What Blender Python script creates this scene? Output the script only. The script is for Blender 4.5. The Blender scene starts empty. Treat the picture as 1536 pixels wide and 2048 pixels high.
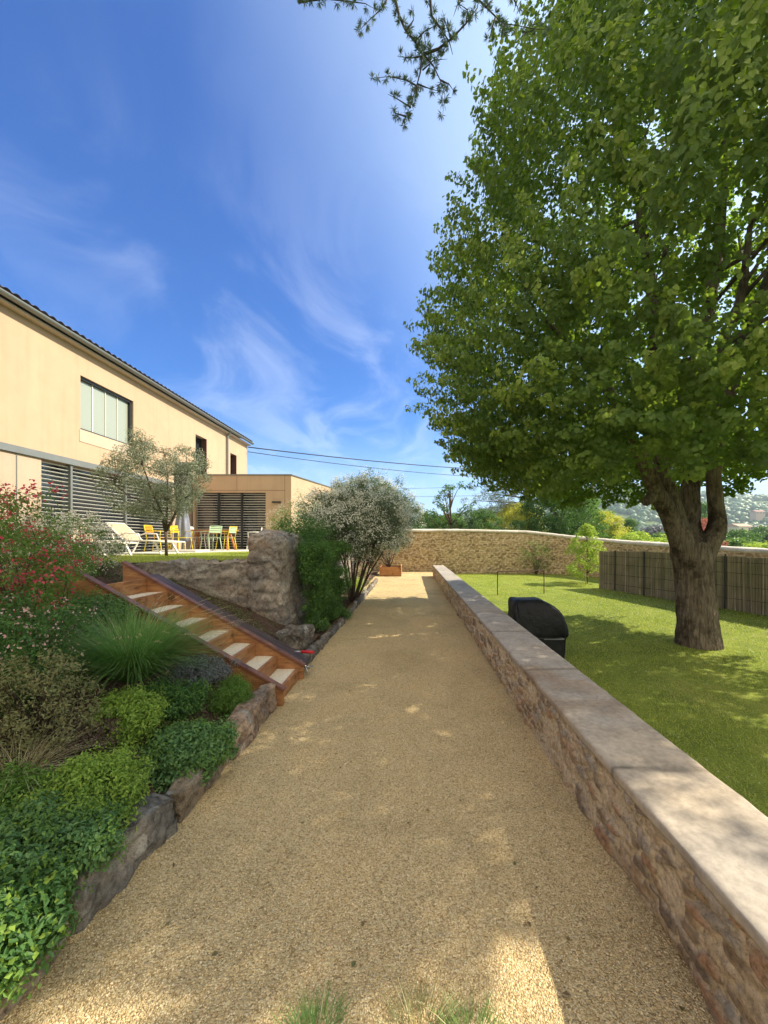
import bpy, bmesh, math, random
import numpy as np
from mathutils import Vector, Matrix, Euler

S = bpy.context.scene
C = S.collection
# ------------------------------------------------------------------ camera
F = 769.0                                   # focal length in pixels of the 1536x2048 photograph
cam_d = bpy.data.cameras.new('camera'); cam = bpy.data.objects.new('camera', cam_d); C.objects.link(cam)
S.camera = cam
cam.location = (0, 0, 1.6); cam.rotation_euler = (math.radians(90), 0, 0)
cam_d.sensor_fit = 'VERTICAL'; cam_d.sensor_height = 24; cam_d.lens = 24*F/2048
cam_d.shift_x = -50/2048; cam_d.shift_y = 53/2048
cam_d.clip_start = 0.05; cam_d.clip_end = 9000
# ------------------------------------------------------------------ light
SUN = Vector((1.1, 0.22, 1.0)).normalized()
W = bpy.data.worlds.new('World'); S.world = W; W.use_nodes = True
nt = W.node_tree; nt.nodes.clear()
wo = nt.nodes.new('ShaderNodeOutputWorld'); bg = nt.nodes.new('ShaderNodeBackground')
sky = nt.nodes.new('ShaderNodeTexSky'); sky.sky_type = 'NISHITA'; sky.sun_disc = False
sky.sun_elevation = math.asin(SUN.z); sky.sun_rotation = math.atan2(SUN.x, SUN.y)
sky.altitude = 300; sky.air_density = 1.0; sky.dust_density = 0.6; sky.ozone_density = 3.0
bg.inputs['Strength'].default_value = 0.15
hs = nt.nodes.new('ShaderNodeHueSaturation'); hs.inputs['Saturation'].default_value = 1.25; hs.inputs['Hue'].default_value = 0.505
gm = nt.nodes.new('ShaderNodeGamma'); gm.inputs['Gamma'].default_value = 1.15
tc = nt.nodes.new('ShaderNodeTexCoord')
sep = nt.nodes.new('ShaderNodeSeparateXYZ'); nt.links.new(tc.outputs['Generated'], sep.inputs[0])
def wmath(op, a, b=None, clamp=False):
    n = nt.nodes.new('ShaderNodeMath'); n.operation = op; n.use_clamp = clamp
    for i, v in enumerate((a, b)):
        if v is None: continue
        if isinstance(v, (int, float)): n.inputs[i].default_value = v
        else: nt.links.new(v, n.inputs[i])
    return n.outputs[0]
zc = wmath('MAXIMUM', sep.outputs['Z'], 0.03)
zz = wmath('ADD', zc, 0.12)
px = wmath('DIVIDE', sep.outputs['X'], zz); py = wmath('DIVIDE', sep.outputs['Y'], zz)
cmb = nt.nodes.new('ShaderNodeCombineXYZ'); nt.links.new(px, cmb.inputs[0]); nt.links.new(py, cmb.inputs[1])
def cloud(rot, scale, sc, detail, lo, hi, seed, dist):
    mp = nt.nodes.new('ShaderNodeMapping'); mp.inputs['Rotation'].default_value = (0, 0, rot); mp.inputs['Scale'].default_value = scale
    mp.inputs['Location'].default_value = (seed, seed*.7, seed*.3)
    nt.links.new(cmb.outputs[0], mp.inputs[0])
    nz = nt.nodes.new('ShaderNodeTexNoise'); nz.inputs['Scale'].default_value = sc; nz.inputs['Detail'].default_value = detail
    nz.inputs['Roughness'].default_value = .58; nz.inputs['Distortion'].default_value = dist
    nt.links.new(mp.outputs[0], nz.inputs['Vector'])
    mr = nt.nodes.new('ShaderNodeMapRange'); mr.interpolation_type = 'SMOOTHSTEP'
    mr.inputs['From Min'].default_value = lo; mr.inputs['From Max'].default_value = hi
    nt.links.new(nz.outputs['Fac'], mr.inputs['Value']); return mr.outputs[0]
c1 = cloud(0.9, (1.0, 0.6, 1), 1.9, 9, .42, .70, 5.1, 1.2)
c2 = cloud(0.9, (.8, .5, 1), .6, 4, .40, .62, 8.3, .2)
cl = wmath('MULTIPLY', c1, c2)
# more thin cloud low down, little at the zenith
low = nt.nodes.new('ShaderNodeMapRange'); low.inputs['From Min'].default_value = .70; low.inputs['From Max'].default_value = .35
low.inputs['To Min'].default_value = .35; low.inputs['To Max'].default_value = 1.15
nt.links.new(sep.outputs['Z'], low.inputs['Value'])
cl = wmath('MULTIPLY', cl, low.outputs[0], True)
hz = nt.nodes.new('ShaderNodeMapRange'); hz.interpolation_type = 'SMOOTHSTEP'
hz.inputs['From Min'].default_value = .30; hz.inputs['From Max'].default_value = .0
hz.inputs['To Min'].default_value = .0; hz.inputs['To Max'].default_value = .72
nt.links.new(sep.outputs['Z'], hz.inputs['Value'])
mx = nt.nodes.new('ShaderNodeMix'); mx.data_type = 'RGBA'
tint = nt.nodes.new('ShaderNodeMix'); tint.data_type = 'RGBA'; tint.blend_type = 'MULTIPLY'; tint.inputs[0].default_value = 1
tint.inputs[7].default_value = (.06, .48, .78, 1)
nt.links.new(sky.outputs[0], hs.inputs['Color']); nt.links.new(hs.outputs[0], tint.inputs[6])
mx2 = nt.nodes.new('ShaderNodeMix'); mx2.data_type = 'RGBA'
nt.links.new(hz.outputs[0], mx2.inputs[0]); nt.links.new(tint.outputs[2], mx2.inputs[6]); mx2.inputs[7].default_value = (3.1, 4.2, 5.6, 1)
nt.links.new(mx2.outputs[2], mx.inputs[6]); mx.inputs[7].default_value = (4.9, 5.3, 6.0, 1)
clm = wmath('MULTIPLY', cl, .20)
nt.links.new(clm, mx.inputs[0])
# brighter air round the sun, and an added warm cloud-like bank in the unseen rear sky to lift the shade
dp = nt.nodes.new('ShaderNodeVectorMath'); dp.operation = 'DOT_PRODUCT'; nt.links.new(tc.outputs['Generated'], dp.inputs[0]); dp.inputs[1].default_value = SUN
au = nt.nodes.new('ShaderNodeMapRange'); au.interpolation_type = 'SMOOTHSTEP'; au.inputs['From Min'].default_value = .30; au.inputs['From Max'].default_value = 1.
au.inputs['To Min'].default_value = 0.; au.inputs['To Max'].default_value = .9; nt.links.new(dp.outputs['Value'], au.inputs['Value'])
m3 = nt.nodes.new('ShaderNodeMix'); m3.data_type = 'RGBA'; nt.links.new(au.outputs[0], m3.inputs[0]); nt.links.new(mx.outputs[2], m3.inputs[6]); m3.inputs[7].default_value = (3.5, 4.5, 5.5, 1)
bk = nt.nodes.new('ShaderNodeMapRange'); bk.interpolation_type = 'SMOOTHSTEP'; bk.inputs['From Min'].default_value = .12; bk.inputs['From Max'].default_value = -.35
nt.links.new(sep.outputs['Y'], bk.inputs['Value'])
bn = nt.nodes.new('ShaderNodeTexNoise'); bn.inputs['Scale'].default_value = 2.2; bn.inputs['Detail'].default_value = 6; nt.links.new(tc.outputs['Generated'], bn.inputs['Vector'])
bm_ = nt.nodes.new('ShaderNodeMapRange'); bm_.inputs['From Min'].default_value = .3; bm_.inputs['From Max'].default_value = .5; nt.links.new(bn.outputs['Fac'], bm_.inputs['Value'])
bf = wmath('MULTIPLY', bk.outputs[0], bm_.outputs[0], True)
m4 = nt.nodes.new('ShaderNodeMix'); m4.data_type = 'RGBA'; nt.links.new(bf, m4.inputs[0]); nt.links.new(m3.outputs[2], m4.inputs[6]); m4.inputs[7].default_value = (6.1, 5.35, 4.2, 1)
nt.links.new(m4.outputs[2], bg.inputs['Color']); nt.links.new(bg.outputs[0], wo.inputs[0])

sd = bpy.data.lights.new('sun', 'SUN'); so = bpy.data.objects.new('sun', sd); C.objects.link(so)
sd.energy = 4.8; sd.angle = math.radians(0.53); sd.color = (1.0, .90, .72)
so.rotation_euler = (-SUN).to_track_quat('-Z', 'Y').to_euler(); so.location = SUN*40
S.view_settings.view_transform = 'Standard'; S.view_settings.look = 'None'
S.view_settings.exposure = 0.95; S.view_settings.gamma = 1
S.cycles.max_bounces = 8; S.cycles.transparent_max_bounces = 16
S.cycles.volume_bounces = 0
try: S.cycles.use_denoising = True
except Exception: pass

# ------------------------------------------------------------------ helpers
R_ = random.Random(7)
def rng(s): return np.random.default_rng(s)
def pt(x, y, Y): return Vector(((x-818)/F*Y, Y, 1.6+(1077-y)/F*Y))     # a point seen at photo pixel x, y at depth Y
def gp(x, y, z): Y = (1.6-z)*F/(y-1077); return Vector(((x-818)/F*Y, Y, z))
def sm(a, b, x):
    t = np.clip((np.asarray(x, float)-a)/(b-a), 0, 1); return t*t*(3-2*t)
def hash3(i, j, k, s=0):
    h = (i.astype(np.int64)*374761393 + j.astype(np.int64)*668265263 + k.astype(np.int64)*2147483647 + s*1274126177) & 0xffffffff
    h = ((h ^ (h >> 13))*1274126177) & 0xffffffff; h = ((h ^ (h >> 16))*2246822519) & 0xffffffff; h = h ^ (h >> 15)
    return (h & 0xffffff)/float(0xffffff)
def vnoise(p, s=0):
    p = np.asarray(p, float); i = np.floor(p).astype(np.int64); f = p-i; f = f*f*(3-2*f); r = 0
    for a in (0, 1):
        for b in (0, 1):
            for c in (0, 1):
                w = (f[:, 0] if a else 1-f[:, 0])*(f[:, 1] if b else 1-f[:, 1])*(f[:, 2] if c else 1-f[:, 2])
                r = r + w*hash3(i[:, 0]+a, i[:, 1]+b, i[:, 2]+c, s)
    return r*2-1
def fbm(p, o=4, s=0):
    p = np.asarray(p, float); r = 0; a = 1.; t = 0
    for k in range(o): r = r + a*vnoise(p*(2.03**k), s+k*17); t += a; a *= .5
    return r/t
def vor2(u, v, s=0, jit=.8):
    iu = np.floor(u).astype(np.int64); iv = np.floor(v).astype(np.int64)
    f1 = np.full(u.shape, 9.); f2 = f1.copy(); idn = np.zeros(u.shape)
    for a in (-1, 0, 1, 2) if False else (-1, 0, 1):
        for b in (-1, 0, 1):
            cu = iu+a; cv = iv+b; z = np.zeros_like(cu)
            x = cu+.5+(hash3(cu, cv, z, s)-.5)*jit + .5*(cv % 2)*0; y = cv+.5+(hash3(cu, cv, z, s+5)-.5)*jit
            d = np.sqrt((x-u)**2+(y-v)**2); h = hash3(cu, cv, z, s+9)
            n = d < f1; f2 = np.where(n, f1, np.minimum(f2, d)); idn = np.where(n, h, idn); f1 = np.where(n, d, f1)
    return f1, f2, idn

def mesh(name, v, f, m, smooth=False):
    me = bpy.data.meshes.new(name); v = np.asarray(v, np.float32)
    if isinstance(f, np.ndarray):
        n, k = f.shape
        me.vertices.add(len(v)); me.vertices.foreach_set('co', v.ravel())
        me.loops.add(n*k); me.loops.foreach_set('vertex_index', f.astype(np.int32).ravel())
        me.polygons.add(n); me.polygons.foreach_set('loop_start', np.arange(0, n*k, k, dtype=np.int32))
        me.polygons.foreach_set('loop_total', np.full(n, k, np.int32))
        me.update(calc_edges=True)
    else:
        me.from_pydata([tuple(float(c) for c in p) for p in v], [], f); me.update()
    me.polygons.foreach_set('use_smooth', np.full(len(me.polygons), smooth))
    if m is not None: me.materials.append(m)
    return me
def obj(name, me, parent=None, label=None, cat=None, group=None, kind=None, col=None):
    o = bpy.data.objects.new(name, me); C.objects.link(o)
    if parent is not None:
        o.parent = parent
        if parent.get('world'): o.matrix_parent_inverse = Matrix.Translation(-Vector(parent['world']))
    if col is not None:
        a = me.color_attributes.new('Col', 'FLOAT_COLOR', 'POINT')
        a.data.foreach_set('color', np.concatenate([col, np.ones((len(col), 1))], 1).astype(np.float32).ravel())
    if label: o['label'] = label
    if cat: o['category'] = cat
    if group: o['group'] = group
    if kind: o['kind'] = kind
    return o
def thing(name, label, cat, loc=(0, 0, 0), rz=0, group=None, local=False):
    o = bpy.data.objects.new(name, None); C.objects.link(o); o.location = loc; o.rotation_euler = (0, 0, rz); o.empty_display_size = .2
    o['label'] = label; o['category'] = cat
    if group: o['group'] = group
    if not local: o['world'] = tuple(loc)          # parts are given in world coordinates
    return o
def kids(o): return [c for c in bpy.data.objects if c.parent == o]
def dup(root, loc, rz, label=None, group=None):
    def cp(o, par):
        c = o.copy(); C.objects.link(c)
        if par is not None: c.parent = par
        for k in kids(o): cp(k, c)
        return c
    r = cp(root, None); r.location = loc; r.rotation_euler = (0, 0, rz)
    if label: r['label'] = label
    if group: r['group'] = group
    return r
class MB:
    def __init__(s): s.v = []; s.f = []
    def add(s, v, f):
        n = len(s.v); s.v += [tuple(p) for p in v]; s.f += [tuple(i+n for i in q) for q in f]; return s
    def box(s, a, b, M=None):
        v = [Vector((x, y, z)) for z in (a[2], b[2]) for y in (a[1], b[1]) for x in (a[0], b[0])]
        if M is not None: v = [M @ p for p in v]
        return s.add(v, [(0, 2, 3, 1), (4, 5, 7, 6), (0, 1, 5, 4), (2, 6, 7, 3), (0, 4, 6, 2), (1, 3, 7, 5)])
    def bar(s, p, q, w, h, up=(0, 0, 1)):
        p = Vector(p); q = Vector(q); d = (q-p); L = d.length; d.normalize(); up = Vector(up)
        x = d.cross(up)
        if x.length < 1e-4: x = d.cross(Vector((1, 0, 0)))
        x.normalize(); y = x.cross(d)
        M = Matrix.Translation(p) @ Matrix(((x.x, d.x, y.x), (x.y, d.y, y.y), (x.z, d.z, y.z))).to_4x4()
        return s.box((-w/2, 0, -h/2), (w/2, L, h/2), M)
    def tube(s, pts, r, n=8, cap=True):
        pts = [Vector(p) for p in pts]
        if isinstance(r, (int, float)): r = [r]*len(pts)
        v = []; f = []; prev = None
        for i, p in enumerate(pts):
            d = (pts[min(i+1, len(pts)-1)]-pts[max(i-1, 0)]).normalized()
            x = prev if prev is not None else (Vector((0, 0, 1)) if abs(d.z) < .9 else Vector((1, 0, 0)))
            x = (x-d*x.dot(d)).normalized(); prev = x; y = d.cross(x)
            for k in range(n):
                a = 2*math.pi*k/n; v.append(p+(x*math.cos(a)+y*math.sin(a))*r[i])
        for i in range(len(pts)-1):
            for k in range(n): f.append((i*n+k, i*n+(k+1) % n, (i+1)*n+(k+1) % n, (i+1)*n+k))
        if cap: f.append(tuple(range(n-1, -1, -1))); f.append(tuple((len(pts)-1)*n+k for k in range(n)))
        return s.add(v, f)
    def prism(s, poly, z0, z1):
        n = len(poly)
        return s.add([(x, y, z0) for x, y in poly]+[(x, y, z1) for x, y in poly],
                     [tuple(range(n-1, -1, -1)), tuple(range(n, 2*n))]+[(i, (i+1) % n, n+(i+1) % n, n+i) for i in range(n)])
    def build(s, name, m, parent=None, smooth=False, bevel=0, **k):
        me = mesh(name, s.v, s.f, m, smooth)
        if bevel:
            bm = bmesh.new(); bm.from_mesh(me)
            bmesh.ops.bevel(bm, geom=[e for e in bm.edges], offset=bevel, segments=2, affect='EDGES', clamp_overlap=True)
            bm.to_mesh(me); bm.free()
        return obj(name, me, parent, **k)

def grid(xs, ys, zf):
    X, Y = np.meshgrid(xs, ys, indexing='ij'); P = np.stack([X.ravel(), Y.ravel()], 1)
    v = np.concatenate([P, zf(P[:, 0], P[:, 1])[:, None]], 1); a, b = len(xs), len(ys)
    i = np.arange(a-1)[:, None]*b+np.arange(b-1)[None, :]; i = i.ravel()
    return v, np.stack([i, i+b, i+b+1, i+1], 1)
def gridbox(xs, ys, zs, skip=()):
    """welded box whose six faces are grids over the given coordinates: verts, quads, normals"""
    xs, ys, zs = map(np.asarray, (xs, ys, zs)); V = []; Q = []; Nn = []; n = 0
    def face(A, B, mk, nrm, flip):
        nonlocal n
        a, b = len(A), len(B); U, T = np.meshgrid(A, B, indexing='ij'); P = mk(U.ravel(), T.ravel())
        i = (np.arange(a-1)[:, None]*b+np.arange(b-1)[None, :]).ravel()+n
        q = np.stack([i, i+b, i+b+1, i+1], 1); Q.append(q[:, ::-1] if flip else q); V.append(P); Nn.append(np.tile(nrm, (a*b, 1))); n += a*b
    if '-x' not in skip: face(ys, zs, lambda u, t: np.stack([u*0+xs[0], u, t], 1), (-1, 0, 0), True)
    if '+x' not in skip: face(ys, zs, lambda u, t: np.stack([u*0+xs[-1], u, t], 1), (1, 0, 0), False)
    if '-y' not in skip: face(xs, zs, lambda u, t: np.stack([u, u*0+ys[0], t], 1), (0, -1, 0), False)
    if '+y' not in skip: face(xs, zs, lambda u, t: np.stack([u, u*0+ys[-1], t], 1), (0, 1, 0), True)
    if '-z' not in skip: face(xs, ys, lambda u, t: np.stack([u, t, u*0+zs[0]], 1), (0, 0, -1), True)
    if '+z' not in skip: face(xs, ys, lambda u, t: np.stack([u, t, u*0+zs[-1]], 1), (0, 0, 1), False)
    V = np.concatenate(V); Q = np.concatenate(Q); Nn = np.concatenate(Nn).astype(float)
    k = np.round(V*20000).astype(np.int64); _, idx, inv = np.unique(k, axis=0, return_index=True, return_inverse=True); inv = inv.ravel()
    nn = np.zeros((len(idx), 3)); np.add.at(nn, inv, Nn); nn /= np.linalg.norm(nn, axis=1)[:, None]
    return V[idx], inv[Q], nn
def lin(a, b, step): return np.linspace(a, b, max(2, int(math.ceil(abs(b-a)/step))+1))

# leaves -----------------------------------------------------------
def unit(a): return a/np.maximum(np.linalg.norm(a, axis=1), 1e-9)[:, None]
def rdir(g, n): return unit(g.normal(size=(n, 3)))
def leafmesh(name, pos, tip, nrm, L, Wd, m, parent=None, fold=.18, hexa=False, curl=.12, **k):
    n = len(pos); tip = unit(tip); side = unit(np.cross(tip, nrm)); up = np.cross(side, tip)
    L = np.broadcast_to(L, (n,))[:, None]; Wd = np.broadcast_to(Wd, (n,))[:, None]
    if hexa:
        a = pos; e = pos+tip*L-up*L*curl
        l1 = pos+tip*L*.22+side*Wd*.5+up*Wd*fold; l2 = pos+tip*L*.66+side*Wd*.42+up*Wd*fold*.6-up*L*curl*.4
        r1 = pos+tip*L*.22-side*Wd*.5+up*Wd*fold; r2 = pos+tip*L*.66-side*Wd*.42+up*Wd*fold*.6-up*L*curl*.4
        v = np.stack([a, r1, r2, e, l2, l1], 1).reshape(-1, 3); b = np.arange(n)[:, None]*6
        q = np.concatenate([b+np.array([[0, 1, 2, 3]]), b+np.array([[0, 3, 4, 5]])], 0)
    else:
        a = pos; e = pos+tip*L-up*L*curl; l = pos+tip*L*.45+side*Wd*.5+up*Wd*fold; r = pos+tip*L*.45-side*Wd*.5+up*Wd*fold
        v = np.stack([a, r, e, l], 1).reshape(-1, 3); b = np.arange(n)[:, None]*4
        q = np.concatenate([b+np.array([[0, 1, 2]]), b+np.array([[0, 2, 3]])], 0)
    return obj(name, mesh(name, v, q, m), parent, **k)
def blades(name, base, d, L, w, bend, m, parent=None, seg=3, **k):
    """grass blades: base points, start directions, length, width; bending over sideways and down"""
    n = len(base); g = rng(n); d = unit(d); h = d.copy(); h[:, 2] = 0
    h = unit(h+g.normal(size=(n, 3))*np.array([.05, .05, 0])); side = unit(np.cross(h, np.tile([0, 0, 1.], (n, 1))))
    L = np.broadcast_to(L, (n,))[:, None]; bend = np.broadcast_to(bend, (n,))[:, None]; w = np.broadcast_to(w, (n,))[:, None]
    V = []
    for s in range(seg+1):
        t = s/seg; c = base+d*L*t+h*(L*bend*.55*t*t)-np.array([0, 0, 1.])*(L*bend*.55*t**2.4)
        ww = w*(1-t)**.7*.5
        if s == seg: V.append(c)
        else: V += [c-side*ww, c+side*ww]
    K = 2*seg+1; v = np.stack(V, 1).reshape(-1, 3); b = np.arange(n)[:, None]*K
    q = [b+np.array([[2*s, 2*s+1, 2*s+3, 2*s+2]]) for s in range(seg-1)]
    tr = b+np.array([[2*seg-2, 2*seg-1, 2*seg]])
    # tip triangle written as a degenerate-free quad list is not possible: keep two face sizes
    me = bpy.data.meshes.new(name); me.vertices.add(len(v)); me.vertices.foreach_set('co', v.astype(np.float32).ravel())
    Q = np.concatenate(q, 0) if q else np.zeros((0, 4), int)
    me.loops.add(len(Q)*4+len(tr)*3)
    me.loops.foreach_set('vertex_index', np.concatenate([Q.ravel(), tr.ravel()]).astype(np.int32))
    me.polygons.add(len(Q)+len(tr))
    ls = np.concatenate([np.arange(len(Q))*4, len(Q)*4+np.arange(len(tr))*3]); lt = np.concatenate([np.full(len(Q), 4), np.full(len(tr), 3)])
    me.polygons.foreach_set('loop_start', ls.astype(np.int32)); me.polygons.foreach_set('loop_total', lt.astype(np.int32))
    me.update(calc_edges=True); me.materials.append(m)
    return obj(name, me, parent, **k)
def clumps(g, cen, rad, per, squash=.8, out=None, up=.3, rand=.6, shell=.35):
    """leaf places in balls round the centres: position, tip direction, normal"""
    K = len(cen); rad = np.broadcast_to(rad, (K,)); idx = np.repeat(np.arange(K), per); n = len(idx)
    o = rdir(g, n); rr = (shell+(1-shell)*g.random(n))*rad[idx]
    off = o*rr[:, None]; off[:, 2] *= squash
    pos = cen[idx]+off
    nrm = unit(o+np.array([0, 0, up])+rdir(g, n)*rand)
    if out is not None: nrm = unit(nrm+out[idx]*.8)
    tp = rdir(g, n)+o*.5; tp = tp-nrm*np.sum(tp*nrm, 1)[:, None]
    return pos, unit(tp), nrm

# ------------------------------------------------------------------ materials
def newmat(name):
    m = bpy.data.materials.new(name); m.use_nodes = True; nt = m.node_tree
    return m, nt, nt.nodes['Principled BSDF']
def nd(nt, t, ins=None, **pr):
    n = nt.nodes.new(t)
    for k, v in pr.items(): setattr(n, k, v)
    for k, v in (ins or {}).items():
        if hasattr(v, 'is_linked') or isinstance(v, bpy.types.NodeSocket): nt.links.new(v, n.inputs[k])
        else: n.inputs[k].default_value = v
    return n
def ramp(nt, fac, stops, interp='LINEAR'):
    r = nt.nodes.new('ShaderNodeValToRGB'); r.color_ramp.interpolation = interp; e = r.color_ramp.elements
    while len(e) < len(stops): e.new(.5)
    for q, (p, c) in zip(e, stops): q.position = p; q.color = (*c, 1) if len(c) == 3 else c
    nt.links.new(fac, r.inputs[0]); return r.outputs[0]
def noise(nt, co, scale, detail=4, rough=.55, dist=0):
    n = nd(nt, 'ShaderNodeTexNoise', {'Scale': scale, 'Detail': detail, 'Roughness': rough, 'Distortion': dist})
    if co is not None: nt.links.new(co, n.inputs['Vector'])
    return n.outputs['Fac']
def wpos(nt, scale=(1, 1, 1), rot=(0, 0, 0)):
    g = nt.nodes.new('ShaderNodeNewGeometry'); mp = nd(nt, 'ShaderNodeMapping', {'Scale': scale, 'Rotation': rot})
    nt.links.new(g.outputs['Position'], mp.inputs[0]); return mp.outputs[0]
def opos(nt, scale=(1, 1, 1)):
    g = nt.nodes.new('ShaderNodeTexCoord'); mp = nd(nt, 'ShaderNodeMapping', {'Scale': scale})
    nt.links.new(g.outputs['Object'], mp.inputs[0]); return mp.outputs[0]
def mixc(nt, fac, a, b, mode='MIX'):
    n = nt.nodes.new('ShaderNodeMix'); n.data_type = 'RGBA'; n.blend_type = mode
    for i, v in ((0, fac), (6, a), (7, b)):
        if isinstance(v, bpy.types.NodeSocket): nt.links.new(v, n.inputs[i])
        else: n.inputs[i].default_value = (*v, 1) if isinstance(v, tuple) and len(v) == 3 else v
    return n.outputs[2]
def mth(nt, op, a, b=0., clamp=False):
    n = nt.nodes.new('ShaderNodeMath'); n.operation = op; n.use_clamp = clamp
    for i, v in enumerate((a, b)):
        if isinstance(v, bpy.types.NodeSocket): nt.links.new(v, n.inputs[i])
        else: n.inputs[i].default_value = v
    return n.outputs[0]
def bump(nt, b, h, strength=.5, dist=.01):
    n = nd(nt, 'ShaderNodeBump', {'Strength': strength, 'Distance': dist}); nt.links.new(h, n.inputs['Height']); nt.links.new(n.outputs[0], b.inputs['Normal'])
def simple(name, c, rough=.6, var=.12, nscale=6, bs=0, bd=.003, metal=0, bscale=60, spec=.4, stretch=(1, 1, 1)):
    m, nt, b = newmat(name); co = opos(nt, stretch)
    n = noise(nt, co, nscale, 5); lo = tuple(x*(1-var) for x in c); hi = tuple(min(1, x*(1+var)) for x in c)
    nt.links.new(ramp(nt, n, [(.3, lo), (.7, hi)]), b.inputs['Base Color']); b.inputs['Roughness'].default_value = rough
    b.inputs['Metallic'].default_value = metal; b.inputs['Specular IOR Level'].default_value = spec
    if bs: bump(nt, b, noise(nt, co, bscale, 4), bs, bd)
    return m
def leafmat(name, cols, back=None, trans=.35, tcol=(.25, .45, .05), rough=.5, spec=.3):
    m, nt, b = newmat(name); g = nt.nodes.new('ShaderNodeNewGeometry')
    st = [(i/max(1, len(cols)-1), c) for i, c in enumerate(cols)]
    c = ramp(nt, g.outputs['Random Per Island'], st)
    big = noise(nt, wpos(nt), 1.3, 3)
    if name == 'grass_blade': c = mixc(nt, ramp(nt, noise(nt, wpos(nt), .9, 5, .65), [(.48, (0, 0, 0)), (.66, (.75,)*3)]), c, (.46, .41, .16))
    c = mixc(nt, mth(nt, 'MULTIPLY', big, .35), c, tuple(x*1.5 for x in cols[-1]))
    if back: c = mixc(nt, g.outputs['Backfacing'], c, back)
    nt.links.new(c, b.inputs['Base Color']); b.inputs['Roughness'].default_value = rough; b.inputs['Specular IOR Level'].default_value = spec
    t = nt.nodes.new('ShaderNodeBsdfTranslucent'); tm = mixc(nt, .6, c, tcol); nt.links.new(tm, t.inputs[0])
    mxs = nt.nodes.new('ShaderNodeMixShader'); mxs.inputs[0].default_value = trans
    nt.links.new(b.outputs[0], mxs.inputs[1]); nt.links.new(t.outputs[0], mxs.inputs[2])
    nt.links.new(mxs.outputs[0], nt.nodes['Material Output'].inputs[0]); return m
def vcmat(name, rough=.9, var=.25, nscale=25, bs=.6, bd=.006, spot=None):
    m, nt, b = newmat(name); at = nd(nt, 'ShaderNodeAttribute', attribute_name='Col'); co = wpos(nt)
    n = noise(nt, co, nscale, 8, .7); n2 = noise(nt, co, nscale*5, 4, .7)
    k = ramp(nt, n, [(.25, (1-var*1.6,)*3), (.5, (1, 1, 1)), (.8, (1+var,)*3)])
    c = mixc(nt, 1., at.outputs['Color'], k, 'MULTIPLY')
    k2 = ramp(nt, n2, [(.3, (.72,)*3), (.6, (1.1,)*3)]); c = mixc(nt, .8, c, k2, 'MULTIPLY')
    if spot:
        sp = noise(nt, co, spot[0], 6, .65); c = mixc(nt, ramp(nt, sp, [(spot[1], (0, 0, 0)), (spot[1]+.08, (1, 1, 1))]), c, spot[2])
    nt.links.new(c, b.inputs['Base Color']); b.inputs['Roughness'].default_value = rough; b.inputs['Specular IOR Level'].default_value = .2
    h = mth(nt, 'ADD', n, mth(nt, 'MULTIPLY', n2, .4)); bump(nt, b, h, bs, bd); return m

M = {}
def gravel_mat():
    m, nt, b = newmat('gravel'); co = wpos(nt)
    nv = nd(nt, 'ShaderNodeTexNoise', {'Scale': 60., 'Detail': 2.}); nt.links.new(co, nv.inputs['Vector'])
    wc = nd(nt, 'ShaderNodeVectorMath', operation='MULTIPLY_ADD'); nt.links.new(nv.outputs['Color'], wc.inputs[0]); wc.inputs[1].default_value = (.012,)*3; nt.links.new(co, wc.inputs[2])
    v = nd(nt, 'ShaderNodeTexVoronoi', {'Scale': 140.}); nt.links.new(wc.outputs[0], v.inputs['Vector'])
    v2 = nd(nt, 'ShaderNodeTexVoronoi', {'Scale': 210.}); nt.links.new(wc.outputs[0], v2.inputs['Vector'])
    sp = nd(nt, 'ShaderNodeSeparateColor'); nt.links.new(v.outputs['Color'], sp.inputs[0])
    c = ramp(nt, sp.outputs[0], [(0, (.36, .26, .135)), (.2, (.57, .435, .225)), (.6, (.69, .54, .29)), (.9, (.82, .69, .43)), (1, (.58, .39, .22))])
    gap = ramp(nt, v.outputs['Distance'], [(.45, (1, 1, 1)), (.8, (.72, .66, .58))]); c = mixc(nt, 1., c, gap, 'MULTIPLY')
    big = ramp(nt, noise(nt, co, 1.1, 5, .6, .6), [(.3, (.80, .79, .76)), (.5, (1, 1, 1)), (.7, (1.12, 1.06, .98))]); c = mixc(nt, 1., c, big, 'MULTIPLY')
    # rake and foot marks
    nt.links.new(c, b.inputs['Base Color']); b.inputs['Roughness'].default_value = .95; b.inputs['Specular IOR Level'].default_value = .15
    h = mth(nt, 'ADD', mth(nt, 'MULTIPLY', v.outputs['Distance'], -1.), mth(nt, 'MULTIPLY', v2.outputs['Distance'], -.4))
    h = mth(nt, 'ADD', h, mth(nt, 'MULTIPLY', noise(nt, co, 9, 4, .6, .5), 1.6))
    bump(nt, b, h, 1., .009); return m
M['gravel'] = gravel_mat()
M['gravelpale'] = simple('pale_gravel', (.78, .68, .50), .95, .25, 90, 1., .01, bscale=110)
def pebble_mat():
    m, nt, b = newmat('pebble'); g = nt.nodes.new('ShaderNodeNewGeometry')
    c = ramp(nt, g.outputs['Random Per Island'], [(0, (.28, .195, .10)), (.15, (.54, .40, .20)), (.6, (.69, .53, .28)), (.9, (.83, .70, .45)), (1, (.54, .34, .19))])
    nt.links.new(c, b.inputs['Base Color']); b.inputs['Roughness'].default_value = .9; b.inputs['Specular IOR Level'].default_value = .2; return m
M['pebble'] = pebble_mat()
M['stone'] = vcmat('rubble_stone', .92, .48, 38, 1., .018, (13, .60, (.34, .31, .26)))
M['farstone'] = vcmat('coursed_stone', .92, .18, 9, .5, .012)
M['oldstone'] = vcmat('old_stone', .95, .55, 24, 1., .03, (9, .57, (.40, .385, .34)))
M['cope'] = vcmat('coping_mortar', .9, .22, 6, .35, .004)
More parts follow.
